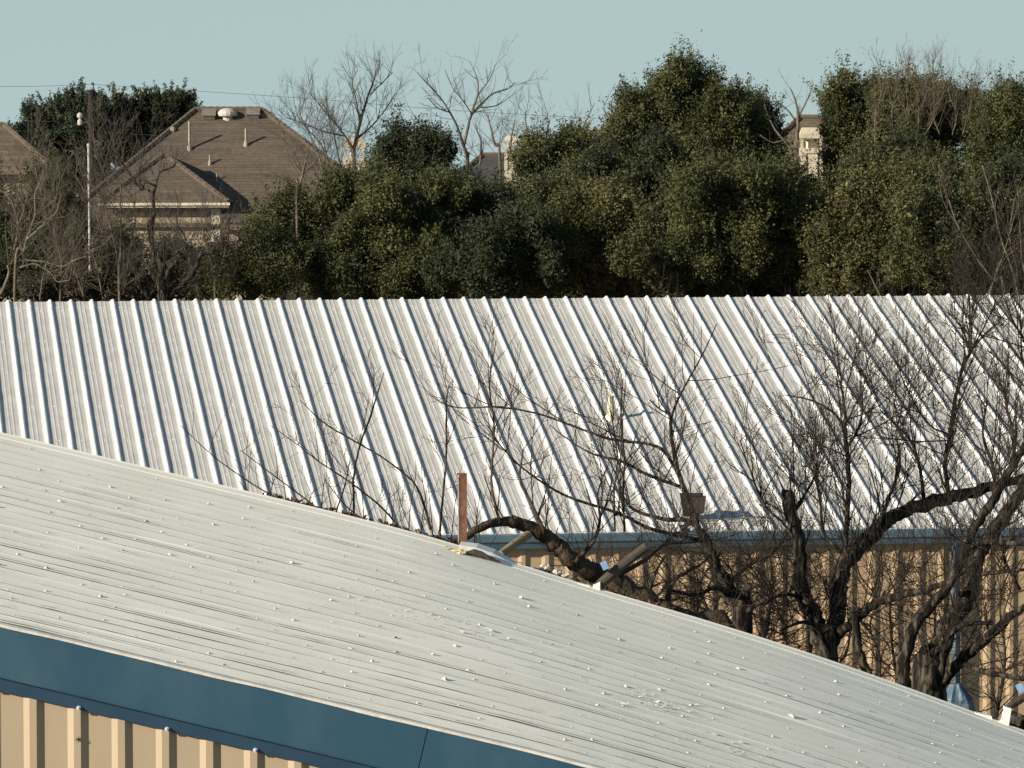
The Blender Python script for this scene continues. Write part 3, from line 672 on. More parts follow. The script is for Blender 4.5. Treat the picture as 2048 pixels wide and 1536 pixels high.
# ---- bare trees in the background
B = bare_tree
B('bare_tree', 'gnarled dark bare tree with cut knuckles in front of the brown house', 'tree', [
    ([(325, 600, 20.8), (323, 560, 19.2), (322, 520, 16.0), (324, 490, 13.6)], 97, 97, .6),
    ([(322, 560, 12.8), (308, 520, 11.2), (302, 470, 11.2), (300, 450, 16.0), (308, 430, 7.2), (306, 395, 6.4), (312, 372, 4.8)], 97, 97.3, .5),
    ([(312, 372, 4.8), (290, 365, 4.8), (284, 380, 4.0), (265, 355, 4.0), (240, 320, 3.2), (215, 290, 2.4)], 97.3, 97.6, 1.2),
    ([(308, 385, 4.0), (285, 375, 4.0), (278, 350, 3.2), (285, 320, 2.4), (290, 290, 1.6)], 97.3, 97.6, 1.2),
    ([(312, 372, 4.0), (320, 345, 3.2), (345, 335, 3.2), (352, 325, 2.4)], 97.3, 97.6, 1.5),
    ([(330, 560, 11.2), (345, 530, 11.2), (370, 515, 11.2), (350, 508, 9.6), (370, 492, 3.2), (368, 470, 3.2), (352, 450, 2.4)], 97, 96.5, .8),
    ([(330, 600, 11.2), (375, 560, 8.0), (395, 530, 8.8), (400, 510, 8.8), (425, 505, 5.6), (430, 492, 4.0), (450, 485, 2.4)], 97, 96.3, .8),
    ([(318, 570, 11.2), (300, 540, 8.0), (292, 525, 6.4)], 97, 97.2, 1), ([(300, 600, 9.6), (270, 560, 8.0), (262, 545, 7.2), (250, 570, 6.4), (248, 590, 6.4)], 96.6, 96.4, .8),
], 51, M['bark'], M['twig_grey'], rate=18, L=(0.35, 1.1), lvl=2, dens=6, spread=0.9, upbias=0.6)
B('bare_tree', 'pale bare saplings at the far left edge, forked stem', 'tree', [
    ([(30, 545, 6), (48, 500, 6), (53, 480, 5), (70, 430, 5), (70, 390, 4), (78, 370, 3), (88, 340, 2)], 97, 97),
    ([(52, 480, 4), (75, 460, 4), (95, 440, 3), (112, 425, 3), (118, 410, 2)], 97, 96.5), ([(70, 430, 3), (95, 412, 2), (115, 395, 2)], 97, 96.6),
    ([(28, 500, 4), (36, 450, 4), (28, 415, 4), (18, 395, 3), (0, 380, 3)], 97.5, 97.5), ([(36, 450, 4), (48, 420, 3), (56, 385, 2)], 97.4, 97.4),
    ([(40, 535, 4), (70, 528, 4), (100, 545, 3), (115, 563, 3), (140, 560, 2)], 96.5, 96.3), ([(50, 520, 4), (90, 524, 4), (125, 533, 3), (150, 520, 3), (175, 512, 2)], 96.5, 96.2),
    ([(0, 590, 8), (10, 570, 7), (18, 545, 6), (15, 530, 4)], 96, 96),
], 52, M['bark_pale'], M['twig_pale'], rate=9, L=(0.5, 1.3), lvl=2, dens=5, spread=0.9, upbias=0.7)
B('bare_shrub', 'tangle of thin pale bare stems left of the gnarled tree', 'shrub', [
    ([(238, 600, 6), (236, 520, 5), (220, 450, 4), (205, 400, 3), (180, 360, 2)], 98.5, 98.5), ([(240, 540, 5), (242, 470, 4), (241, 400, 3), (243, 350, 2)], 98.5, 98.2),
    ([(255, 540, 5), (262, 490, 4), (270, 440, 3), (268, 400, 2)], 98.5, 98.8), ([(218, 500, 4), (196, 440, 3), (170, 385, 2), (150, 350, 2)], 98.5, 99),
    ([(205, 590, 4), (190, 520, 3), (165, 470, 2)], 98, 98), ([(232, 400, 3), (205, 340, 2), (190, 310, 2)], 98.4, 98.5),
], 53, M['bark_pale'], M['twig_pale'], rate=14, L=(0.5, 1.3), lvl=2, dens=5.5, spread=0.95, upbias=0.8)
B('bare_shrub', 'brown brushy thicket below the brown house corner', 'shrub', [
    ([(430, 600, 5), (425, 540, 4), (410, 480, 3), (400, 430, 2)], 98.5, 98.5), ([(400, 600, 4), (385, 540, 3), (360, 470, 2), (350, 430, 2)], 98.8, 98.8), ([(450, 590, 4), (470, 520, 3), (475, 480, 2)], 98.2, 98.2), ([(440, 540, 4), (450, 500, 3), (440, 450, 2)], 98.4, 98.6)
], 54, M['bark_pale'], M['twig_grey'], rate=20, L=(0.4, 1.1), lvl=2, dens=6.5, spread=1.0, upbias=0.6)
B('bare_shrub', 'brownish thicket low between the pale pole and the left edge', 'shrub', [
    ([(120, 600, 5), (125, 540, 4), (110, 470, 3), (100, 420, 2)], 99, 99), ([(170, 600, 4), (150, 540, 3), (140, 480, 2), (135, 430, 2)], 99.4, 99.4), ([(80, 600, 4), (85, 560, 3), (95, 520, 2)], 98.8, 98.8), ([(100, 460, 3), (80, 380, 3), (70, 330, 2)], 99, 99.2), ([(30, 420, 3), (40, 360, 2), (30, 330, 2)], 99, 99.2)
], 55, M['bark_pale'], M['twig_pale'], rate=15, L=(0.5, 1.3), lvl=2, dens=5.5, spread=1.0, upbias=0.6)
B('bare_tree', 'bare grey tree with dark clumps above the right hip of the brown roof', 'tree', [
    ([(708, 350, 8.6), (706, 310, 7.9), (712, 280, 7.2), (722, 240, 5.8), (735, 195, 4.3), (748, 160, 2.9), (752, 135, 1.4)], 128, 128),
    ([(708, 300, 5.0), (685, 265, 4.3), (660, 235, 2.9), (635, 205, 2.2), (620, 188, 1.4)], 128, 127), ([(712, 280, 4.3), (745, 250, 2.9), (770, 220, 2.2), (790, 190, 1.4)], 128, 129),
    ([(720, 245, 3.6), (712, 200, 2.9), (705, 165, 2.2), (715, 140, 1.4)], 128, 127.5), ([(690, 272, 3.6), (655, 265, 2.9), (615, 250, 2.2), (575, 235, 1.4), (555, 218, 1.4)], 128, 127), ([(740, 190, 2.2), (765, 165, 2.2), (785, 145, 1.4)], 128, 128.5),
    ([(660, 330, 3.6), (640, 285, 2.9), (610, 255, 2.2), (590, 225, 1.4)], 126, 126),
], 56, M['bark_pale'], M['twig_grey'], rate=12, L=(0.4, 1.3), lvl=2, dens=4.5, spread=0.7, upbias=0.7, r0=0.008)
B('bare_shrub', 'fuzzy bare grey thicket veiling the right slope of the brown roof', 'shrub', [
    ([(650, 400, 5), (645, 340, 4), (625, 280, 3), (600, 235, 2)], 124, 124), ([(690, 400, 5), (680, 330, 4), (668, 270, 3), (650, 215, 2)], 124, 124), ([(620, 400, 4), (605, 350, 3), (590, 310, 2), (570, 280, 1.5)], 123, 123), ([(665, 390, 4), (655, 320, 3), (640, 250, 2)], 125, 125)
], 65, M['bark_pale'], M['twig_grey'], rate=13, L=(0.5, 1.3), lvl=2, dens=5, spread=0.8, upbias=0.7, r0=0.006)
B('bare_tree', 'tall bare tree with open spreading crown against the sky', 'tree', [
    ([(935, 350, 7.9), (933, 310, 7.2), (925, 285, 6.5), (915, 255, 4.3), (900, 225, 3.6), (880, 195, 2.9), (852, 165, 2.2), (835, 145, 1.4)], 128, 127, .7),
    ([(928, 290, 6.5), (936, 255, 5.8), (945, 220, 5.0), (955, 190, 3.6), (955, 160, 2.9), (945, 135, 1.4), (940, 122, 1.4)], 128, 128.5, .7), ([(945, 225, 4.3), (965, 205, 3.6), (990, 185, 2.9), (1015, 178, 2.2), (1030, 165, 1.4)], 128, 129, .7),
    ([(955, 190, 2.9), (975, 165, 2.2), (985, 145, 1.4), (990, 130, 1.4)], 128, 128, .7), ([(900, 225, 2.9), (875, 215, 2.2), (855, 195, 1.4)], 127.5, 127, .7), ([(960, 215, 2.9), (990, 212, 2.2), (1012, 200, 1.4)], 128.5, 129, .7), ([(945, 230, 2.9), (925, 200, 2.2), (905, 175, 1.4), (890, 140, 1.4)], 128, 127, .7),
    ([(880, 330, 4.3), (870, 290, 3.6), (845, 260, 2.9), (830, 230, 1.4)], 130, 130),
], 57, M['bark_pale'], M['twig_grey'], rate=8, L=(0.4, 1.1), lvl=2, dens=4, spread=0.8, upbias=0.5, r0=0.008)
B('bare_shrub', 'bare thicket behind the small cream chimney', 'shrub', [
    ([(1000, 330, 6), (990, 290, 5), (980, 250, 3), (975, 225, 2)], 134, 134), ([(1060, 330, 6), (1058, 285, 4), (1052, 250, 3), (1050, 225, 2)], 135, 135), ([(1085, 310, 5), (1092, 270, 4), (1100, 240, 2)], 134, 134), ([(1020, 320, 5), (1022, 280, 4), (1030, 240, 2)], 137, 137), ([(1120, 300, 4), (1124, 265, 4), (1122, 255, 3)], 132, 132), ([(960, 330, 5), (962, 285, 4), (950, 250, 2)], 136, 136)
], 58, M['bark_pale'], M['twig_grey'], rate=9, L=(0.5, 1.3), lvl=2, dens=4, spread=0.7, upbias=0.8, r0=0.008)
B('bare_shrub', 'wispy bare twigs on the skyline left of the conical evergreen', 'shrub', [
    ([(1160, 300, 4), (1165, 260, 3), (1180, 225, 2), (1190, 205, 1)], 113, 113), ([(1215, 280, 4), (1220, 245, 3), (1205, 215, 2)], 113, 113), ([(1140, 310, 4), (1135, 270, 2), (1145, 235, 1)], 113, 113)
], 59, M['bark_pale'], M['twig_grey'], rate=4, L=(0.4, 0.9), lvl=1, dens=3, spread=0.7, upbias=0.6, r0=0.005)
B('bare_tree', 'small pale bare sapling in front of the brown roof', 'tree', [
    ([(594, 405, 6), (598, 375, 5), (606, 345, 5), (612, 320, 3), (618, 300, 2)], 101, 101), ([(604, 350, 4), (588, 325, 3), (570, 300, 2)], 101, 101), ([(606, 348, 4), (628, 325, 3), (640, 305, 2)], 101, 101)
], 60, M['bark_pale'], M['twig_grey'], rate=9, L=(0.25, 0.6), lvl=2, dens=5, spread=0.8, upbias=0.7, r0=0.005)
B('bare_tree', 'bare tree on the skyline behind the tan roof beside the cream chimney', 'tree', [
    ([(1592, 330, 8), (1594, 280, 8), (1596, 240, 6), (1592, 205, 4), (1580, 175, 2)], 142, 142), ([(1596, 235, 4), (1612, 205, 3), (1622, 180, 2)], 142, 142), ([(1590, 240, 4), (1570, 215, 3), (1545, 200, 2)], 142, 142)
], 61, M['bark_pale'], M['twig_grey'], rate=4, L=(0.4, 0.9), lvl=2, dens=3, spread=0.8, upbias=0.6, r0=0.007)
B('bare_tree', 'thin pale curving trunk left of the cream chimney', 'tree', [
    ([(1584, 370, 7), (1585, 330, 7), (1582, 300, 6), (1568, 280, 5), (1552, 262, 4), (1540, 240, 2)], 102, 102), ([(1568, 280, 3), (1545, 285, 2), (1520, 270, 2)], 102, 102)
], 62, M['bark_pale'], M['twig_pale'], rate=6, L=(0.2, 0.6), lvl=1, dens=4, spread=0.9, upbias=0.5, r0=0.004)
B('bare_shrub', 'bare upright shoots standing above the broad olive evergreen', 'shrub', [
    ([(x, 270, 2.6), (x + 2*a, 230, 2.2), (x + 2*b, 180, 1.6), (x + c, y, 1)], 107, 107) for x, a, b, c, y in ((1750, 3, 6, 5, 125), (1790, -3, 2, 6, 160), (1805, 6, 4, 12, 130), (1835, 2, 9, 3, 150), (1850, 10, 8, 16, 120), (1880, -6, 4, 0, 130), (1905, 4, -4, 3, 145), (1925, 6, 10, 8, 150), (1960, -4, 6, 2, 190), (2000, 0, -6, 4, 180))
], 63, M['bark_pale'], M['twig_pale'], rate=22, L=(0.3, 0.8), lvl=2, dens=5, spread=0.45, upbias=1.0, r0=0.005)
B('bare_shrub', 'long arching pale bare stems in front of the right hand evergreens', 'shrub', [
    ([(2010, 600, 7), (1985, 560, 5), (1950, 510, 4), (1915, 450, 3), (1898, 400, 2)], 93, 93), ([(2040, 600, 7), (2025, 540, 5), (2000, 470, 4), (1985, 400, 3), (1965, 330, 2)], 93, 93), ([(1975, 600, 6), (1988, 560, 5), (2010, 500, 3), (2030, 430, 2)], 93, 93),
    ([(2060, 580, 6), (2045, 520, 5), (2040, 450, 3), (2035, 380, 2)], 93, 93), ([(1765, 600, 4), (1745, 560, 3), (1735, 540, 2)], 93, 93), ([(2030, 600, 6), (2035, 540, 4), (2020, 480, 3), (2028, 400, 2)], 93.5, 93)
], 64, M['bark_pale'], M['twig_pale'], rate=6, L=(0.4, 1.1), lvl=2, dens=4, spread=0.8, upbias=0.7, r0=0.005)

# ---- bare trees in the alley between the two buildings
A1 = dict(depth=0.9)
B('bare_tree', 'leaning bare tree left in the alley with long thin arching limbs', 'tree', [
    ([(1487, 1262, 44), (1467, 1202, 38), (1451, 1166, 30), (1428, 1123, 24), (1416, 1088, 19), (1400, 1060, 16)], 45.5, 45.5, .7),
    ([(1410, 1075, 13), (1379, 1042, 12), (1328, 1038, 9), (1273, 1022, 7), (1250, 999, 6), (1238, 960, 4)], 45.5, 46.5, .9),
    ([(1400, 1060, 13), (1379, 1011, 12), (1363, 964, 11), (1351, 921, 9), (1342, 863, 8), (1344, 832, 6), (1363, 785, 4), (1406, 707, 3), (1433, 648, 2)], 45.5, 47.0, 1.0),
    ([(1344, 832, 5), (1320, 818, 4), (1300, 800, 3)], 46.5, 46.8),
    ([(1358, 950, 8), (1330, 905, 7), (1300, 889, 6), (1220, 878, 6), (1147, 852, 5), (1074, 827, 4), (1001, 814, 4), (928, 816, 3), (892, 809, 3), (855, 787, 2)], 46.0, 47.5, .6),
    ([(1366, 975, 8), (1300, 951, 7), (1242, 922, 6), (1183, 907, 4), (1129, 874, 3), (1100, 850, 2)], 46.0, 46.5, .9),
    ([(1396, 1080, 9), (1300, 1057, 8), (1238, 1027, 7), (1147, 998, 6), (1092, 969, 5), (1037, 929, 4), (994, 882, 3), (975, 850, 2)], 45.5, 45.0, .9),
    ([(1249, 1064, 5), (1246, 980, 5), (1249, 918, 4), (1242, 840, 4), (1245, 758, 2)], 46.1, 46.1), ([(1230, 1062, 4), (1228, 980, 4), (1235, 918, 3), (1222, 820, 2)], 46.3, 46.5), 
    ([(1462, 1190, 18), (1430, 1175, 10), (1390, 1190, 8), (1340, 1180, 6)], 45.5, 44.5), ([(1455, 1170, 10), (1500, 1130, 7), (1540, 1110, 5), (1580, 1060, 3)], 45.5, 46.0), ([(1480, 1230, 14), (1530, 1200, 8), (1570, 1180, 5)], 45.5, 45.0),
], 71, M['bark'], M['twig'], rate=9, L=(0.3, 1.1), lvl=2, dens=5.5, spread=0.75, upbias=0.75, **A1)
B('bare_tree', 'fallen looking bare tree arching over the roof edge with sawn stub', 'tree', [
    ([(1455, 1315, 46), (1388, 1256, 54), (1320, 1221, 52), (1256, 1180, 46), (1202, 1155, 44), (1169, 1135, 40), (1136, 1113, 36), (1109, 1087, 32), (1081, 1065, 29), (1048, 1050, 26), (1017, 1044, 22), (986, 1047, 18), (955, 1058, 17), (925, 1078, 15), (880, 1090, 9)], 43.3, 42.3, .35),
    ([(1150, 1125, 12), (1185, 1085, 8), (1200, 1040, 6), (1195, 990, 4), (1215, 930, 2)], 42.8, 43.0), ([(1090, 1068, 9), (1060, 1000, 6), (1040, 960, 5), (1046, 900, 3)], 42.6, 42.7), ([(1220, 1160, 12), (1290, 1120, 8), (1330, 1090, 5), (1390, 1085, 3)], 43.0, 43.4),
    ([(1000, 1046, 6), (988, 1000, 6), (983, 955, 5), (988, 845, 4), (979, 772, 3), (992, 681, 2)], 42.5, 42.7, .7), ([(1330, 1215, 14), (1350, 1160, 9), (1400, 1130, 6), (1420, 1110, 4)], 43.2, 43.7),
], 72, M['bark_warm'], M['twig'], rate=11, L=(0.25, 0.9), lvl=2, dens=5.5, spread=0.75, upbias=0.8, **A1)
stub = MB(); a, b = U(1056, 1070, 42.5), U(1000, 1108, 41.9); stub.tube([a, (a * .5 + b * .5), b], [0.038, 0.034, 0.03], 9, rough=.05)
B('bare_tree', 'forked bare tree in the middle of the alley with broken upright stub', 'tree', [
    ([(1650, 1325, 46), (1646, 1290, 42), (1639, 1255, 38), (1619, 1217, 36), (1600, 1178, 32), (1600, 1131, 28), (1596, 1084, 26), (1580, 1022, 25), (1574, 980, 23)], 44.5, 44.5, .6),
    ([(1660, 1290, 36), (1674, 1233, 34), (1678, 1186, 34), (1686, 1139, 34), (1709, 1104, 35), (1740, 1073, 33), (1775, 1041, 29), (1814, 1022, 27), (1873, 1002, 27), (1935, 987, 24), (1990, 972, 20), (2060, 950, 16)], 44.5, 46.0, .75),
    ([(1676, 1270, 22), (1717, 1233, 20), (1756, 1205, 18), (1803, 1190, 17), (1857, 1178, 14), (1912, 1155, 10), (1950, 1120, 6)], 44.5, 43.5, .8),
    ([(1712, 1215, 14), (1713, 1276, 18), (1721, 1311, 20), (1736, 1350, 20)], 44.0, 44.0, .5),
    ([(1690, 1110, 12), (1694, 1034, 11), (1698, 964, 10), (1690, 863, 9), (1690, 832, 7), (1684, 780, 4), (1678, 720, 2)], 45.5, 46.0, 1.6),
    ([(1690, 850, 6), (1660, 820, 5), (1620, 800, 4), (1570, 790, 2)], 45.9, 46.1), ([(1692, 900, 6), (1715, 860, 5), (1725, 810, 3), (1720, 740, 2)], 45.9, 45.7, 1.4), ([(1578, 1040, 12), (1600, 1005, 9), (1615, 980, 5), (1640, 930, 3)], 44.5, 44.7, 1.3),
    ([(1596, 1090, 9), (1570, 1050, 6), (1530, 1010, 5), (1500, 940, 4), (1480, 880, 2)], 44.5, 44.2), ([(1755, 1060, 9), (1780, 990, 7), (1800, 930, 5), (1790, 860, 3)], 45.2, 45.2, 1.4), ([(1850, 1008, 9), (1840, 940, 7), (1820, 880, 5), (1760, 820, 3)], 45.5, 45.8, 1.2), ([(1700, 1120, 10), (1650, 1070, 7), (1640, 1000, 5), (1620, 900, 3)], 45.0, 45.3, 1.3),
    ([(1610, 1195, 10), (1560, 1190, 7), (1520, 1215, 5)], 44.5, 44.1), ([(1638, 1250, 9), (1600, 1245, 7), (1560, 1262, 4)], 44.5, 44.1),
], 73, M['bark'], M['twig'], rate=15, L=(0.3, 1.15), lvl=2, dens=6.5, spread=0.7, upbias=0.85, **A1)
B('bare_tree', 'multi stemmed dark bare tree leaning out at the right edge of the alley', 'tree', [
    ([(1857, 1390, 64), (1865, 1327, 52), (1889, 1268, 42), (1920, 1217, 38), (1943, 1170, 35), (1955, 1112, 32), (1982, 1069, 30), (2014, 1026, 28), (2060, 950, 24)], 43.5, 44.5, .6),
    ([(1806, 1375, 32), (1811, 1311, 28), (1830, 1249, 25), (1857, 1217, 23), (1889, 1182, 21), (1920, 1124, 20), (1951, 1053, 19), (1990, 995, 18), (2021, 936, 17), (2060, 880, 15)], 43.0, 43.0, .6),
    ([(1878, 1370, 26), (1932, 1311, 22), (1982, 1268, 20), (2021, 1233, 18), (2070, 1205, 15)], 43.5, 42.5, .8),
    ([(1870, 1380, 20), (1893, 1299, 15), (1920, 1252, 12), (1985, 1246, 8)], 43.2, 42.9, .8),
    ([(1930, 1330, 11), (1958, 1340, 13), (1982, 1346, 13), (2060, 1358, 12)], 43.0, 42.5, .5), ([(1938, 1095, 13), (1975, 1084, 12), (2060, 1088, 11)], 42.9, 42.3, .9), ([(1955, 1150, 10), (1990, 1145, 8), (2060, 1138, 6)], 43.1, 42.5, .9),
    ([(1900, 1010, 10), (1890, 930, 9), (1900, 870, 8), (1909, 808, 8), (1928, 726, 7), (1940, 703, 6), (1944, 629, 3), (1950, 590, 2)], 45.5, 46.0, 1.8),
    ([(1940, 703, 4), (1925, 660, 3), (1900, 620, 2)], 46.0, 46.0, 1.4), ([(1940, 705, 4), (1965, 660, 3), (1990, 610, 2)], 46.0, 46.0, 1.4), ([(1992, 1000, 8), (1985, 930, 7), (1965, 870, 5), (1975, 800, 3)], 44.5, 44.7, 1.4), ([(2030, 930, 8), (2025, 860, 6), (2010, 800, 4), (2015, 730, 2)], 43.5, 43.8, 1.4),
    ([(1900, 870, 5), (1860, 850, 4), (1820, 790, 3), (1790, 720, 2)], 45.7, 45.8, 1.4), ([(2060, 700, 5), (2030, 650, 4), (2000, 600, 2)], 44.5, 44.5, 1.3), ([(2070, 800, 6), (2045, 720, 4), (2040, 640, 3), (2020, 590, 2)], 44.5, 44.5, 1.5), ([(2040, 1180, 8), (2010, 1120, 6), (2000, 1060, 4)], 43.0, 43.1, 1.2),
], 74, M['bark'], M['twig'], rate=16, L=(0.3, 1.15), lvl=2, dens=6.5, spread=0.7, upbias=0.85, **A1)
B('bare_shrub', 'thin bare saplings in the alley left of the rusty post', 'shrub', [
    ([(708, 1045, 5.0), (706, 973, 5.0), (717, 900, 4.3), (739, 838, 4.3), (757, 780, 2.9), (768, 745, 1.4)], 42.4, 42.4, .6), ([(805, 1062, 4.3), (757, 1009, 4.3), (691, 958, 3.6), (640, 925, 2.9), (600, 893, 2.2), (540, 850, 1.4)], 42.9, 42.9, .8), ([(862, 1060, 5.0), (833, 973, 4.3), (775, 922, 3.6), (709, 882, 3.6), (647, 845, 2.9), (600, 800, 1.4)], 43.4, 43.4, .7),
    ([(880, 1075, 5.0), (881, 1046, 5.0), (892, 918, 4.3), (893, 809, 2.9), (898, 770, 1.4)], 42.6, 42.6, .6), ([(560, 1000, 3.6), (500, 965, 2.9), (430, 915, 2.2), (360, 850, 1.4)], 43.4, 43.4, .8), ([(640, 1020, 3.6), (560, 960, 2.9), (480, 900, 1.4)], 43.4, 43.7, .6), ([(670, 1030, 3.6), (690, 970, 2.9), (700, 920, 1.4)], 42.4, 42.4, .8), ([(740, 1050, 2.9), (690, 1010, 2.9), (650, 960, 1.4)], 42.4, 42.4, .7)
] + [([(x, 868 + .245 * x + 22, 3), (x + a, 868 + .245 * x - h * .5, 2), (x + a * 2, 868 + .245 * x - h, 1.2)], 42.0, 42.2) for x, a, h in ((500, -12, 30), (535, 8, 45), (575, -6, 60), (610, 10, 40), (640, 5, 70), (668, -10, 85), (690, 12, 60), (730, -5, 90), (765, 8, 70), (790, -8, 100), (815, 5, 85), (838, 10, 120), (868, -6, 110), (900, 6, 90), (945, 8, 120), (965, -8, 90))], 75, M['bark'], M['twig'], rate=7, L=(0.15, 0.6), lvl=2, dens=5.5, spread=0.6, upbias=0.75, r0=0.0035, **A1)
B('bare_shrub', 'dense dead brush against the tan wall under the blue gutter', 'shrub', [
    ([(1300, 1300, 9), (1290, 1220, 8), (1310, 1150, 6), (1330, 1110, 4)], 56, 56), ([(1400, 1320, 9), (1420, 1240, 7), (1400, 1170, 5), (1440, 1110, 3)], 57, 57), ([(1540, 1350, 9), (1530, 1260, 7), (1545, 1190, 5), (1520, 1130, 3)], 57, 57), ([(1220, 1280, 9), (1200, 1210, 7), (1180, 1150, 5), (1150, 1110, 3)], 55, 55), ([(1750, 1400, 8), (1760, 1320, 6), (1740, 1250, 4), (1770, 1180, 3)], 57, 57), ([(1480, 1330, 8), (1500, 1280, 6), (1470, 1220, 4)], 55, 55), ([(1640, 1380, 8), (1690, 1310, 6), (1700, 1260, 3)], 56, 56), ([(1990, 1450, 8), (2010, 1320, 6), (2000, 1200, 4), (2030, 1120, 2)], 56, 56)
] + [([(x, 1300 + (x - 1200) * .18, 7), (x + a, 1220, 5), (x + b, 1150, 4), (x + c, 1100, 2)], 57.5, 57.5) for x, a, b, c in ((1240, 20, -10, 25), (1330, -25, 10, -20), (1375, 20, 50, 30), (1450, -20, 15, -30), (1510, 30, 5, 40), (1580, -15, 20, 0), (1610, 20, -15, 20), (1800, -20, 10, -10), (1860, 10, -20, 15))], 76, M['bark'], M['twig'], rate=30, L=(0.3, 1.0), lvl=2, dens=6.5, spread=1.0, upbias=0.2, r0=0.007, up=0.05, **A1)
stub.build('sawn_stub', M['cut'], [o for o in C.objects if o.get('label', '').startswith('fallen looking')][0])

# ================================================================ THINGS AT THE ROOF EDGE
YF = D0 + LN
def onroof(px, D): s = (px - 1024) / F * D; return s
t = thing('steel_post', 'rusty red square post standing up behind the white roof edge', 'post')
p0, p1 = U(925, 1095, YF + 0.28), U(925, 949, YF + 0.28)
mb = MB(); mb.box(((p0[0] + .006), p0[1], p1[2] / 2), (0.062, 0.07, p1[2])); mb.build('post_shaft', M['rust'], t)
mb = MB(); mb.box((p0[0] - 0.031, p0[1] - .004, p1[2] / 2 - .02), (0.011, 0.072, p1[2])); mb.build('edge_strip', M['galv'], t)
mb = MB(); mb.box((p0[0] - 0.002, p0[1], p1[2] + .004), (0.082, 0.08, 0.012)); mb.build('post_cap', M['rust'], t)
# lifted flashing
mb = MB(); pa = [U(x, y, YF - 0.1 + i * 0.02) for i, (x, y) in enumerate(((918, 1090), (952, 1095), (985, 1106), (1012, 1120), (1045, 1137)))]
pb = [U(x, y, YF + 0.25) for x, y in ((922, 1083), (958, 1087), (992, 1099), (1020, 1116), (1048, 1135))]
mb.grid([[p + (0, -.02, -.03) for p in pa], pa, pb, [p + (0, 0.02, -.01) for p in pb]])
tag(mb.build('metal_flashing', M['white']), 'bent strip of white flashing lifted at the roof edge right of the rusty post', 'flashing')
mb = MB(); q = [U(x, y, YF - 0.16) for x, y in ((928, 1107), (948, 1104), (962, 1108), (978, 1116), (1000, 1124))]
mb.tube(q, [.012, .022, .026, .018, .006], 7, rough=.2); tag(mb.build('flashing_gap_shade', M['pipe_dark']), 'dark strip painted as the shaded gap under the lifted white flashing', 'shade strip')  # dark tube added for the shade in the gap below the flashing
def lump(name, px, py, D, w, h, m, label, cat, seed, group=None):
    g = np.random.default_rng(seed); c = U(px, py, D); mb = MB(); n, k = 9, 6; V = []
    for i in range(k):
        ph = -math.pi/2 + math.pi * (i + .5) / k
        for j in range(n):
            a = j * 2 * math.pi / n; r = 1 + .22 * g.standard_normal(); V.append(c + np.array((w * .5 * r * math.cos(ph) * math.cos(a), w * .4 * r * math.cos(ph) * math.sin(a), h * .5 * r * math.sin(ph))))
    f = [(i*n+j, i*n+(j+1) % n, (i+1)*n+(j+1) % n, (i+1)*n+j) for i in range(k-1) for j in range(n)] + [tuple(range(n))[::-1], tuple(range((k-1)*n, k*n))]
    mb.add(V, f); return tag(mb.build(name, m), label, cat, group)
lump('foam_lump', 893, 1099, YF - .14, .10, .05, M['foam'], 'greenish yellow foam lump at the foot of the rusty post, left one', 'foam lump', 1)
lump('foam_lump', 917, 1104, YF - .17, .12, .045, M['foam'], 'cream foam lump beside the dark gap strip by the post', 'foam lump', 2)
for i, (x, y, w, h) in enumerate(((1050, 1137, .10, .09), (1072, 1142, .08, .08), (1090, 1136, .11, .10), (1112, 1144, .10, .08), (1130, 1146, .08, .06), (1078, 1150, .12, .06))):
    lump('rubble_piece', x, y + 4, YF + .5, w, h, M['rubble'], ('leftmost pale rubble piece behind the roof edge under the arched trunk', 'small second pale rubble piece from the left under the arched trunk', 'largest pale rubble piece, third along behind the roof edge', 'pale rubble piece touching the thick part of the arched trunk', 'smallest pale rubble piece, rightmost behind the roof edge', 'flat wide pale rubble piece lying lowest in the heap')[i], 'rubble', 10 + i, 'pale rubble behind the roof edge')
# dry leaves gathered in the far roof gutter
mb = MB()
for i in range(800):
    s = gd.uniform(-1.9, 3.2) if i < 450 else gd.uniform(-2.0, -0.5); y = YF + gd.uniform(.14, .4); z = float(zfar(s)) + gd.uniform(-.05, .020)
    c = np.array((s, y, z)); u = gd.normal(0, 1, 3); u /= np.linalg.norm(u); v = np.cross(u, gd.normal(0, 1, 3)); v /= np.linalg.norm(v)
    mb.add([c - u*.025, c + v*.013, c + u*.025, c - v*.013], [(0, 1, 2, 3)])
mb.build('leaf_litter', M['leaf_litter'], kind='stuff')
mb = MB(); mb.grid([[(-2.2, YF + .13, zfar(-2.2) - .05), (3.4, YF + .13, zfar(3.4) - .05)], [(-2.2, YF + .45, zfar(-2.2) - .06), (3.4, YF + .45, zfar(3.4) - .06)]])
mb.build('rear_gutter', M['pipe_dark'], nb)
# wrapped pipes on white feet
def wrapped_pipe(label, foot, top, capx, D, w, footw):
    t = thing('wrapped_pipe', label, 'pipe'); mb = MB()
    P = [U(x, y, D + .03 * i) for i, (x, y) in enumerate(top)]; mb.tube(catmull(P, 3), w / F * D / 2, 10, rough=.04); mb.build('pipe_run', M['pipe_dark'], t)
    mb = MB(); c = U(capx[0], capx[1], D - .02); mb.box(c, (.05, .05, .065), ax=[(.9, 0, .43), (0, 1, 0), (-.43, 0, .9)]); mb.build('tape_wrap', M['tape'], t)
    for i, ft in enumerate(foot):
        mb = MB(); V = []
        for yy in (-.05, .05):
            for x, y in ft: V.append(U(x, y, D) + np.array((0, yy, 0)))
        n = len(ft); mb.add(V, [tuple(range(n)), tuple(range(n, 2*n))[::-1]] + [(j, j + n, (j+1) % n + n, (j+1) % n) for j in range(n)]); mb.build('bracket', M['white'], t)
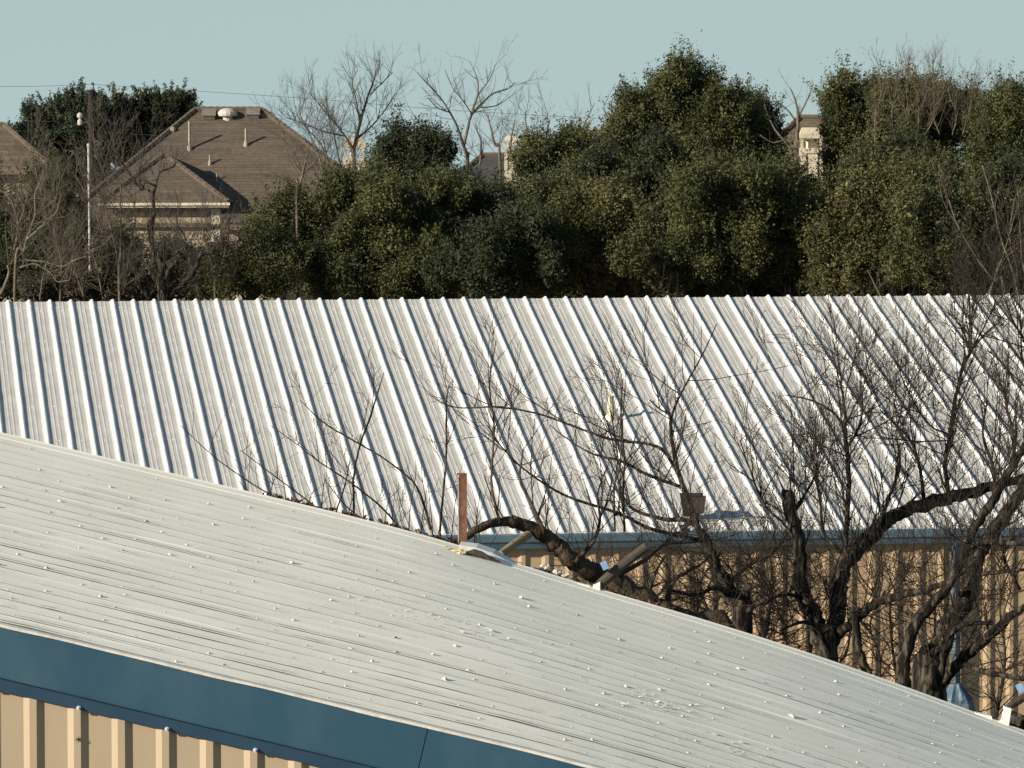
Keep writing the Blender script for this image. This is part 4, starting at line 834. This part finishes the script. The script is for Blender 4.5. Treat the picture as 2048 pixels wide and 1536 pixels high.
wrapped_pipe('dark wrapped pipe rising from white bracket at the roof edge beside the fallen trunk', [[(1155, 1165), (1180, 1171), (1180, 1183), (1156, 1177)], [(1186, 1170), (1200, 1163), (1200, 1181), (1186, 1186)]],
             [(1192, 1178), (1212, 1158), (1250, 1126), (1292, 1094)], (1209, 1131), YF + .05, 20, 1)
wrapped_pipe('dark wrapped pipe bent down into white bracket at the lower right corner', [[(2008, 1412), (2022, 1416), (2016, 1452), (1992, 1444), (2004, 1438)], [(1950, 1424), (1982, 1431), (1984, 1440), (1950, 1432)]],
             [(2012, 1424), (2020, 1412), (2034, 1404), (2052, 1392), (2075, 1380)], (2040, 1376), YF + .05, 16, 1)
t = MB(); t.tube([U(2018, 1436, YF + .3), U(2050, 1450, YF + .25), U(2080, 1462, YF + .2)], [.07, .07, .07], 8, rough=.05)
tag(t.build('log', M['bark']), 'dark log lying at the roof edge in the lower right corner', 'log')
# blue tarp bundle by the downspout
mb = MB(); g = np.random.default_rng(3); n = 26; V = []
for i in range(9):
    u = i / 8
    for j in range(n):
        a = j * 2 * math.pi / n; r = (1.05 - .8 * u ** 1.4) * (1 + .13 * math.sin(a * 6 + u * 2) + .05 * g.standard_normal())
        c = U(1912, 1440 - 72 * u, 56); V.append(c + np.array((.25 * r * math.cos(a), .25 * r * math.sin(a), -1.2 * (1 - u) ** 6)))
mb.add(V, [(i*n+j, i*n+(j+1) % n, (i+1)*n+(j+1) % n, (i+1)*n+j) for i in range(8) for j in range(n)] + [tuple(range(8*n, 9*n))])
tag(mb.build('tarp_bundle', M['tarp']), 'crumpled blue tarp bundle behind the roof edge by the dark tree base', 'tarp')

# ================================================================ HOUSES BEHIND THE TREES
def courses(name, quad, m, parent, step=0.16, seed=0, n_tab=None):
    """shingle courses on a roof face: quad = eave left, eave right, top right, top left"""
    a, b, c, d = [np.array(q, float) for q in quad]; g = np.random.default_rng(seed)
    L = np.linalg.norm((c + d) / 2 - (a + b) / 2); n = max(2, int(L / step)); nr = np.cross(b - a, (d + c) / 2 - (a + b) / 2); nr /= np.linalg.norm(nr)
    if nr[2] < 0: nr = -nr
    mb = MB()
    for i in range(n):
        u0, u1 = i / n, (i + 1.15) / n; u1 = min(u1, 1.0)
        l0, r0, l1, r1 = a + (d - a) * u0, b + (c - b) * u0, a + (d - a) * u1, b + (c - b) * u1
        k = max(1, int(np.linalg.norm(r0 - l0) / 0.9)); off = g.uniform(0, 1)
        fr = np.clip((np.arange(k + 2) - off) / k, 0, 1); fr = np.unique(fr)
        for f0, f1 in zip(fr[:-1], fr[1:]):
            th = .011 + g.uniform(0, .006)
            p = [l0 + (r0 - l0) * f0 + nr * th, l0 + (r0 - l0) * f1 + nr * th, l1 + (r1 - l1) * f1 + nr * .004, l1 + (r1 - l1) * f0 + nr * .004]
            mb.add(p + [p[0] - nr * th, p[1] - nr * th], [(0, 1, 2, 3), (0, 4, 5, 1)])
    return mb.build(name, m, parent)
def stone_wall(p, q, z0, z1, parent, seed, m='stone'):
    g = np.random.default_rng(seed); p = np.array(p, float); q = np.array(q, float); L = np.linalg.norm(q - p); d = (q - p) / L; nrm = np.array((d[1], -d[0], 0))
    mb = MB(); mb.grid([[(p[0], p[1], z0), (q[0], q[1], z0)], [(p[0], p[1], z1), (q[0], q[1], z1)]]); mb.build('wall', M['mortar'], parent)
    mb = MB(); z = max(z0, z1 - 2.6)
    while z < z1 - .05:
        h = min(g.uniform(.14, .3), z1 - z); x = 0
        while x < L - .02:
            w = min(g.uniform(.2, .6), L - x); c = p + d * (x + w / 2) + nrm * .02; c[2] = z + h / 2
            mb.box(c, (w - .02, .05 + g.uniform(0, .03), h - .02), ax=[d, nrm, (0, 0, 1)]); x += w
        z += h
    mb.build('stonework', M[m], parent, kind='stuff')

DH = 178.0
h = thing('house', 'brown shingled hip roof house with stone wall and roof vents', 'house')
W = lambda px, py, dd=0.0: U(px, py, DH + dd)
pit = 0.75
rl, rr = W(392, 220), W(524, 220)
ze_ = W(0, 452)[2]; run = (rl[2] - ze_) / pit
el, er = np.array((W(130, 452)[0], DH - run, ze_)), np.array((W(838, 452)[0], DH - run, ze_))
rl[1] = rr[1] = DH
# re-project ridge and eave so that they fall where the photo has them
bl, br = np.array((el[0], DH + run, ze_)), np.array((er[0], DH + run, ze_))
courses('roof_slope', (el, er, rr, rl), M['shingle'], h, seed=1)
courses('roof_slope', (er, br, rr, rr + (0, .01, 0)), M['shingle'], h, seed=2, step=.4); courses('roof_slope', (bl, el, rl, rl + (0, -.01, 0)), M['shingle'], h, seed=3, step=.16); courses('roof_slope', (br, bl, rl, rr), M['shingle'], h, seed=4, step=.4)
for i, (a, b) in enumerate(((el, rl), (er, rr), (rl, rr))):
    mb = MB(); n = int(np.linalg.norm(b - a) / .22)
    for k in range(n):
        c0, c1 = a + (b - a) * k / n, a + (b - a) * min(1, (k + 1.2) / n); mb.tube([c0 + (0, 0, .03), c1 + (0, 0, .015)], [.11, .10], 6, cap=True)
    mb.build('hip_cap', M['shingle_cap'], h)
def on_main(px, py):               # photo pixel on the front slope
    n = np.array((0, -pit, 1.0)); n /= np.linalg.norm(n); o = np.array((0, 0, CAM_Z)); d = U(px, py, 1.0) - o
    return o + d * (np.dot(rl - o, n) / np.dot(d, n))
# front wing, hipped
pk = on_main(335, 308); we = W(0, 404)[2]
wy = pk[1] - 3.6; wl, wr = np.array((U(200, 404, wy)[0], wy, we)), np.array((U(457, 404, wy)[0], wy, we))
apex = np.array((U(330, 310, pk[1] - 1.5)[0], pk[1] - 1.7, pk[2] - .02))
def hit_y(z): return DH - (rl[2] - z) / pit
wlb, wrb = np.array((wl[0], hit_y(we) + .4, we)), np.array((wr[0] + .2, hit_y(we) + .4, we)); pkb = np.array((apex[0], pk[1] + .3, apex[2]))
courses('wing_roof_slope', (wl, wr, apex + (.01, 0, 0), apex), M['shingle'], h, seed=5)
courses('wing_roof_slope', (wr, wrb, pkb, apex), M['shingle'], h, seed=6); courses('wing_roof_slope', (wlb, wl, apex, pkb), M['shingle'], h, seed=7)
for a, b in ((wl, apex), (wr, apex)):
    mb = MB(); n = int(np.linalg.norm(b - a) / .22)
    for k in range(n): mb.tube([a + (b - a) * k / n + (0, 0, .03), a + (b - a) * min(1, (k + 1.2) / n) + (0, 0, .015)], [.10, .09], 6)
    mb.build('hip_cap', M['shingle_cap'], h)
mb = MB(); mb.box(((wl[0] + wr[0]) / 2, wy + .0, we - .10), (wr[0] - wl[0], .10, .13)); mb.box(((wl[0] + wr[0]) / 2, wy - .06, we - .05), (wr[0] - wl[0] + .1, .12, .09)); mb.build('eave_gutter', M['trim'], h)
mb = MB(); mb.box(((wl[0] + wr[0]) / 2, wy + .28, we - .20), (wr[0] - wl[0], .5, .05)); mb.build('eave_soffit', M['stucco_dark'], h)
xw1 = U(437, 404, wy)[0]
stone_wall((wl[0] + .4, wy + .45, 0), (xw1, wy + .45, 0), 0, we - .22, h, 8)
stone_wall((xw1, wy + .46, 0), (xw1, wy + 4.5, 0), 0, we - .22, h, 9)
mb = MB(); mb.box((xw1 - .12, wy + .40, we / 2 - .1), (.30, .12, we - .25)); mb.build('corner_stones', M['trim'], h)
# low lean-to roof right of the wing
la, lb_ = U(441, 449, wy - .6), U(540, 451, wy - .6); lc, ld = U(560, 402, wy + 1.2), U(443, 406, wy + 1.2)
courses('lower_roof_slope', (la, lb_, lc, ld), M['shingle'], h, seed=10)
mb = MB(); mb.box((la * .5 + lb_ * .5) + (0, .02, -.09), (lb_[0] - la[0], .12, .16)); mb.build('lower_eave', M['stucco_dark'], h)
stone_wall((la[0], la[1] + .3, 0), (lb_[0], la[1] + .3, 0), 0, la[2] - .17, h, 11)
# body of the house
mb = MB(); mb.box(((el[0] + er[0]) / 2, DH + .2, ze_ / 2 - .1), (er[0] - el[0] - .9, 2 * run - .9, ze_ - .2)); mb.build('wall', M['stone'], h)
def pipe(px, py0, py1, w, base=True):
    b = on_main(px, py0); top = U(px, py1, b[1])[2]; r = w / F * b[1] / 2; mb = MB()
    prof_ = [(r * 2.2, -.12), (r * 2.0, .06), (r * 1.1, .16), (r, .17), (r, top - b[2]), (r * .7, top - b[2])] if base else [(r * 1.6, -.05), (r * 1.5, .05), (r, .06), (r, top - b[2]), (r * .6, top - b[2])]
    mb.lathe(b, prof_, 9); mb.build('roof_pipe', M['vent_pipe'], h)
pipe(379, 299, 243, 5); pipe(492, 291, 257, 5); pipe(420, 329, 310, 4); pipe(434, 362, 346, 3, False)
tb = on_main(455, 234); mb = MB(); mb.lathe(tb, [(.20, -.25), (.20, .02), (.34, .03), (.355, .10), (.33, .19), (.24, .27), (.12, .31), (.02, .32)], 14); mb.build('turbine_vent', M['lead'], h)
for px, py in ((418, 236), (506, 234)):
    b = on_main(px, py); mb = MB(); mb.box(b + (0, 0, .1), (.42, .4, .16), ax=[(1, 0, 0), (0, .85, .5), (0, -.5, .85)]); mb.box(b + (0, -.02, .20), (.5, .5, .03), ax=[(1, 0, 0), (0, .85, .5), (0, -.5, .85)]); mb.build('box_vent', M['vent'], h)
b = W(345, 262, -1.0); mb = MB(); mb.lathe((b[0], b[1], b[2] - .3), [(.09, 0), (.09, .28), (.12, .3), (.12, .4), (.02, .45)], 8); mb.build('roof_pipe', M['vent_pipe'], h)

def simple_house(label, rx0, rx1, ry, ex0, ex1, ey, D, rm, wm_, pit=.7):
    t = thing('house', label, 'house'); a, b = U(rx0, ry, D), U(rx1, ry, D); z = U(0, ey, D)[2]; run = (a[2] - z) / pit
    l, r = np.array((U(ex0, ey, D)[0], D - run, z)), np.array((U(ex1, ey, D)[0], D - run, z)); l2, r2 = l + (0, 2 * run, 0), r + (0, 2 * run, 0)
    for q, s in (((l, r, b, a), .16), ((r, r2, b, b + (0, .01, 0)), .16), ((l2, l, a, a + (0, -.01, 0)), .16), ((r2, l2, a, b), .5)): courses('roof_slope', q, rm, t, s)
    for a_, b_ in ((l, a), (r, b), (a, b)):
        mb = MB(); mb.tube([a_ + (0, 0, .02), b_ + (0, 0, .02)], [.10, .10], 6); mb.build('hip_cap', M['shingle_cap'], t)
    mb = MB(); mb.box(((l[0] + r[0]) / 2, D, z / 2 - .1), (r[0] - l[0] - .8, 2 * run - .8, z - .2)); mb.build('wall', wm_, t)
    mb = MB(); mb.box(((l[0] + r[0]) / 2, D - run, z - .1), (r[0] - l[0], .08, .18)); mb.build('eave', M['stucco_dark'], t); return t
simple_house('brown roofed house cut by the left edge of the picture', -160, 8, 250, -330, 118, 338, 182, M['shingle_tan'], M['stone'])
def chimney(t, px0, px1, ytop, ybot, D, posts=True):
    a, b = U(px0, ytop, D), U(px1, ytop, D); w = b[0] - a[0]; cx = (a[0] + b[0]) / 2; zt = a[2]; zb = U(0, ybot, D)[2]; H = zt - zb
    cz = zt - .38 * w * 1.1; op = .42 * w
    mb = MB(); mb.box((cx, D, (cz - .04 - op) / 2), (w * .97, w * .8, cz - .04 - op)); t = mb.build('chimney', M['stucco'], t)
    mb = MB(); hw, hd = w / 2, w * .42
    V = [(cx + x * s, D + y * s2, z) for z, s, s2 in ((cz - .04, hw, hd), (cz + .14 * w, hw, hd), (zt, hw * .78, hd * .7)) for x, y in ((-1, -1), (1, -1), (1, 1), (-1, 1))]
    mb.add(V, [(3, 2, 1, 0), (8, 9, 10, 11)] + [(k*4+j, k*4+(j+1) % 4, (k+1)*4+(j+1) % 4, (k+1)*4+j) for k in range(2) for j in range(4)]); mb.build('chimney_cap', M['stucco'], t)
    for x in (-1, 1):
        for y in (-1, 1):
            mb = MB(); mb.box((cx + x * (hw - .07 * w - .02), D + y * (hd - .06), cz - .04 - op / 2), (.10 * w, .10 * w, op)); mb.build('cap_post', M['stucco'], t)
    mb = MB(); mb.lathe((cx - .12 * w, D, cz - .04 - op), [(.1 * w, 0), (.1 * w, .25 * w), (.12 * w, .28 * w), (.04 * w, .36 * w)], 8); mb.build('flue', M['trim'], t)
    # framed recess
    z1 = cz - .04 - op - .22 * w; yy = D - w * .4
    for bx, bz, sx, sz in ((cx - .24 * w, z1 - .7 * w, .03 * w, 1.4 * w), (cx + .26 * w, z1 - .7 * w, .03 * w, 1.4 * w), (cx + .01 * w, z1, .53 * w, .03 * w)):
        mb = MB(); mb.box((bx, yy - .015, bz), (sx, .03, sz)); mb.build('panel_frame', M['vent_pipe'], t)
t = simple_house('tan roofed house behind the tall cream chimney with arched cap', 1600, 1680, 236, 1500, 1800, 330, 165, M['shingle_tan'], M['stucco_dark'])
chimney(t, 1599, 1645, 255, 360, 156)
mb = MB(); p = U(1643, 300, 155.2); mb.box((p[0], p[1], p[2] / 2), (.10, .08, p[2])); mb.build('downspout', M['trim'], t)
t = simple_house('dark grey roofed house behind the bare thicket', 965, 1040, 311, 900, 1130, 370, 185, M['shingle_grey'], M['stucco'])
chimney(t, 1008, 1034, 272, 350, 180)
t = simple_house('pale house mostly hidden behind the bare grey tree', 690, 730, 330, 640, 790, 420, 195, M['shingle_grey'], M['stucco_dark'])
chimney(t, 686, 732, 276, 380, 188)

# ---------------------------------------------------------------- poles, wires, fence
t = thing('utility_pole', 'dark wooden utility pole rising above the evergreens at left', 'utility pole')
p = U(183, 180, 190); mb = MB(); mb.tube([(p[0] + .02, p[1], -.1), (p[0], p[1], p[2])], [.18, .125], 12); mb.build('pole_shaft', M['pole'], t)
mb = MB(); mb.tube([p + (.06, 0, -.2), p + (.07, 0, .18), p + (.03, 0, .24)], [.03, .03, .02], 6); mb.build('pole_bracket', M['wire'], t)
mb = MB(); mb.lathe(p + (.04, 0, .2), [(.03, 0), (.07, .02), (.07, .05), (.03, .09)], 8); mb.build('insulator', M['wire'], t)
q = U(160, 240, 189); mb = MB(); mb.lathe(q + (0, 0, -.22), [(.04, 0), (.10, .05), (.10, .2), (.05, .24), (.05, .28), (.11, .32), (.12, .42), (.05, .5)], 10); mb.tube([q + (.06, 0, -.12), (p[0] - .1, p[1], q[2] - .05)], [.02, .02], 6)
mb.build('pole_lamp', M['lead'], t)
t = MB(); p = U(177, 290, 101); t.tube([(p[0] + .05, p[1], 0), (p[0], p[1], p[2])], [.03, .024], 10); t.lathe(p, [(.034, -.03), (.034, .02), (.012, .035)], 10)
tag(t.build('mast', M['pale_pole']), 'thin pale metal mast standing just behind the warehouse ridge', 'mast')
def wire(pts, D, r, label, name='overhead_wire'):
    P = catmull([U(x, y, d) for (x, y), d in zip(pts, D)], 10); mb = MB(); mb.tube(P, r, 5); return tag(mb.build(name, M['wire']), label, 'wire')
wire([(-400, 166), (0, 173), (187, 169)], [190] * 3, .0075, 'thin overhead wire running left from the utility pole')
wire([(187, 169), (600, 196), (900, 220), (1230, 238), (1600, 250), (2300, 262)], [190] * 6, .0075, 'thin overhead wire sagging right from the utility pole across the sky')
wire([(-300, 258), (80, 262), (181, 263), (330, 272), (420, 278)], [190] * 5, .006, 'lower thin wire crossing the utility pole before the evergreens')
f = thing('wooden_fence', 'reddish cedar board fence behind the brush at left', 'fence')
for i in range(90):
    mb = MB(); x = -10.5 + i * .15; mb.box((x, 104.5, 2.3 + .02 * (i % 3)), (.14, .02, 4.6)); mb.build('fence_board', M['fence'], f)
mb = MB(); mb.box((-3.8, 104.56, 3.9), (13.5, .05, .1)); mb.box((-3.8, 104.56, .7), (13.5, .05, .1)); mb.build('fence_rail', M['fence'], f)
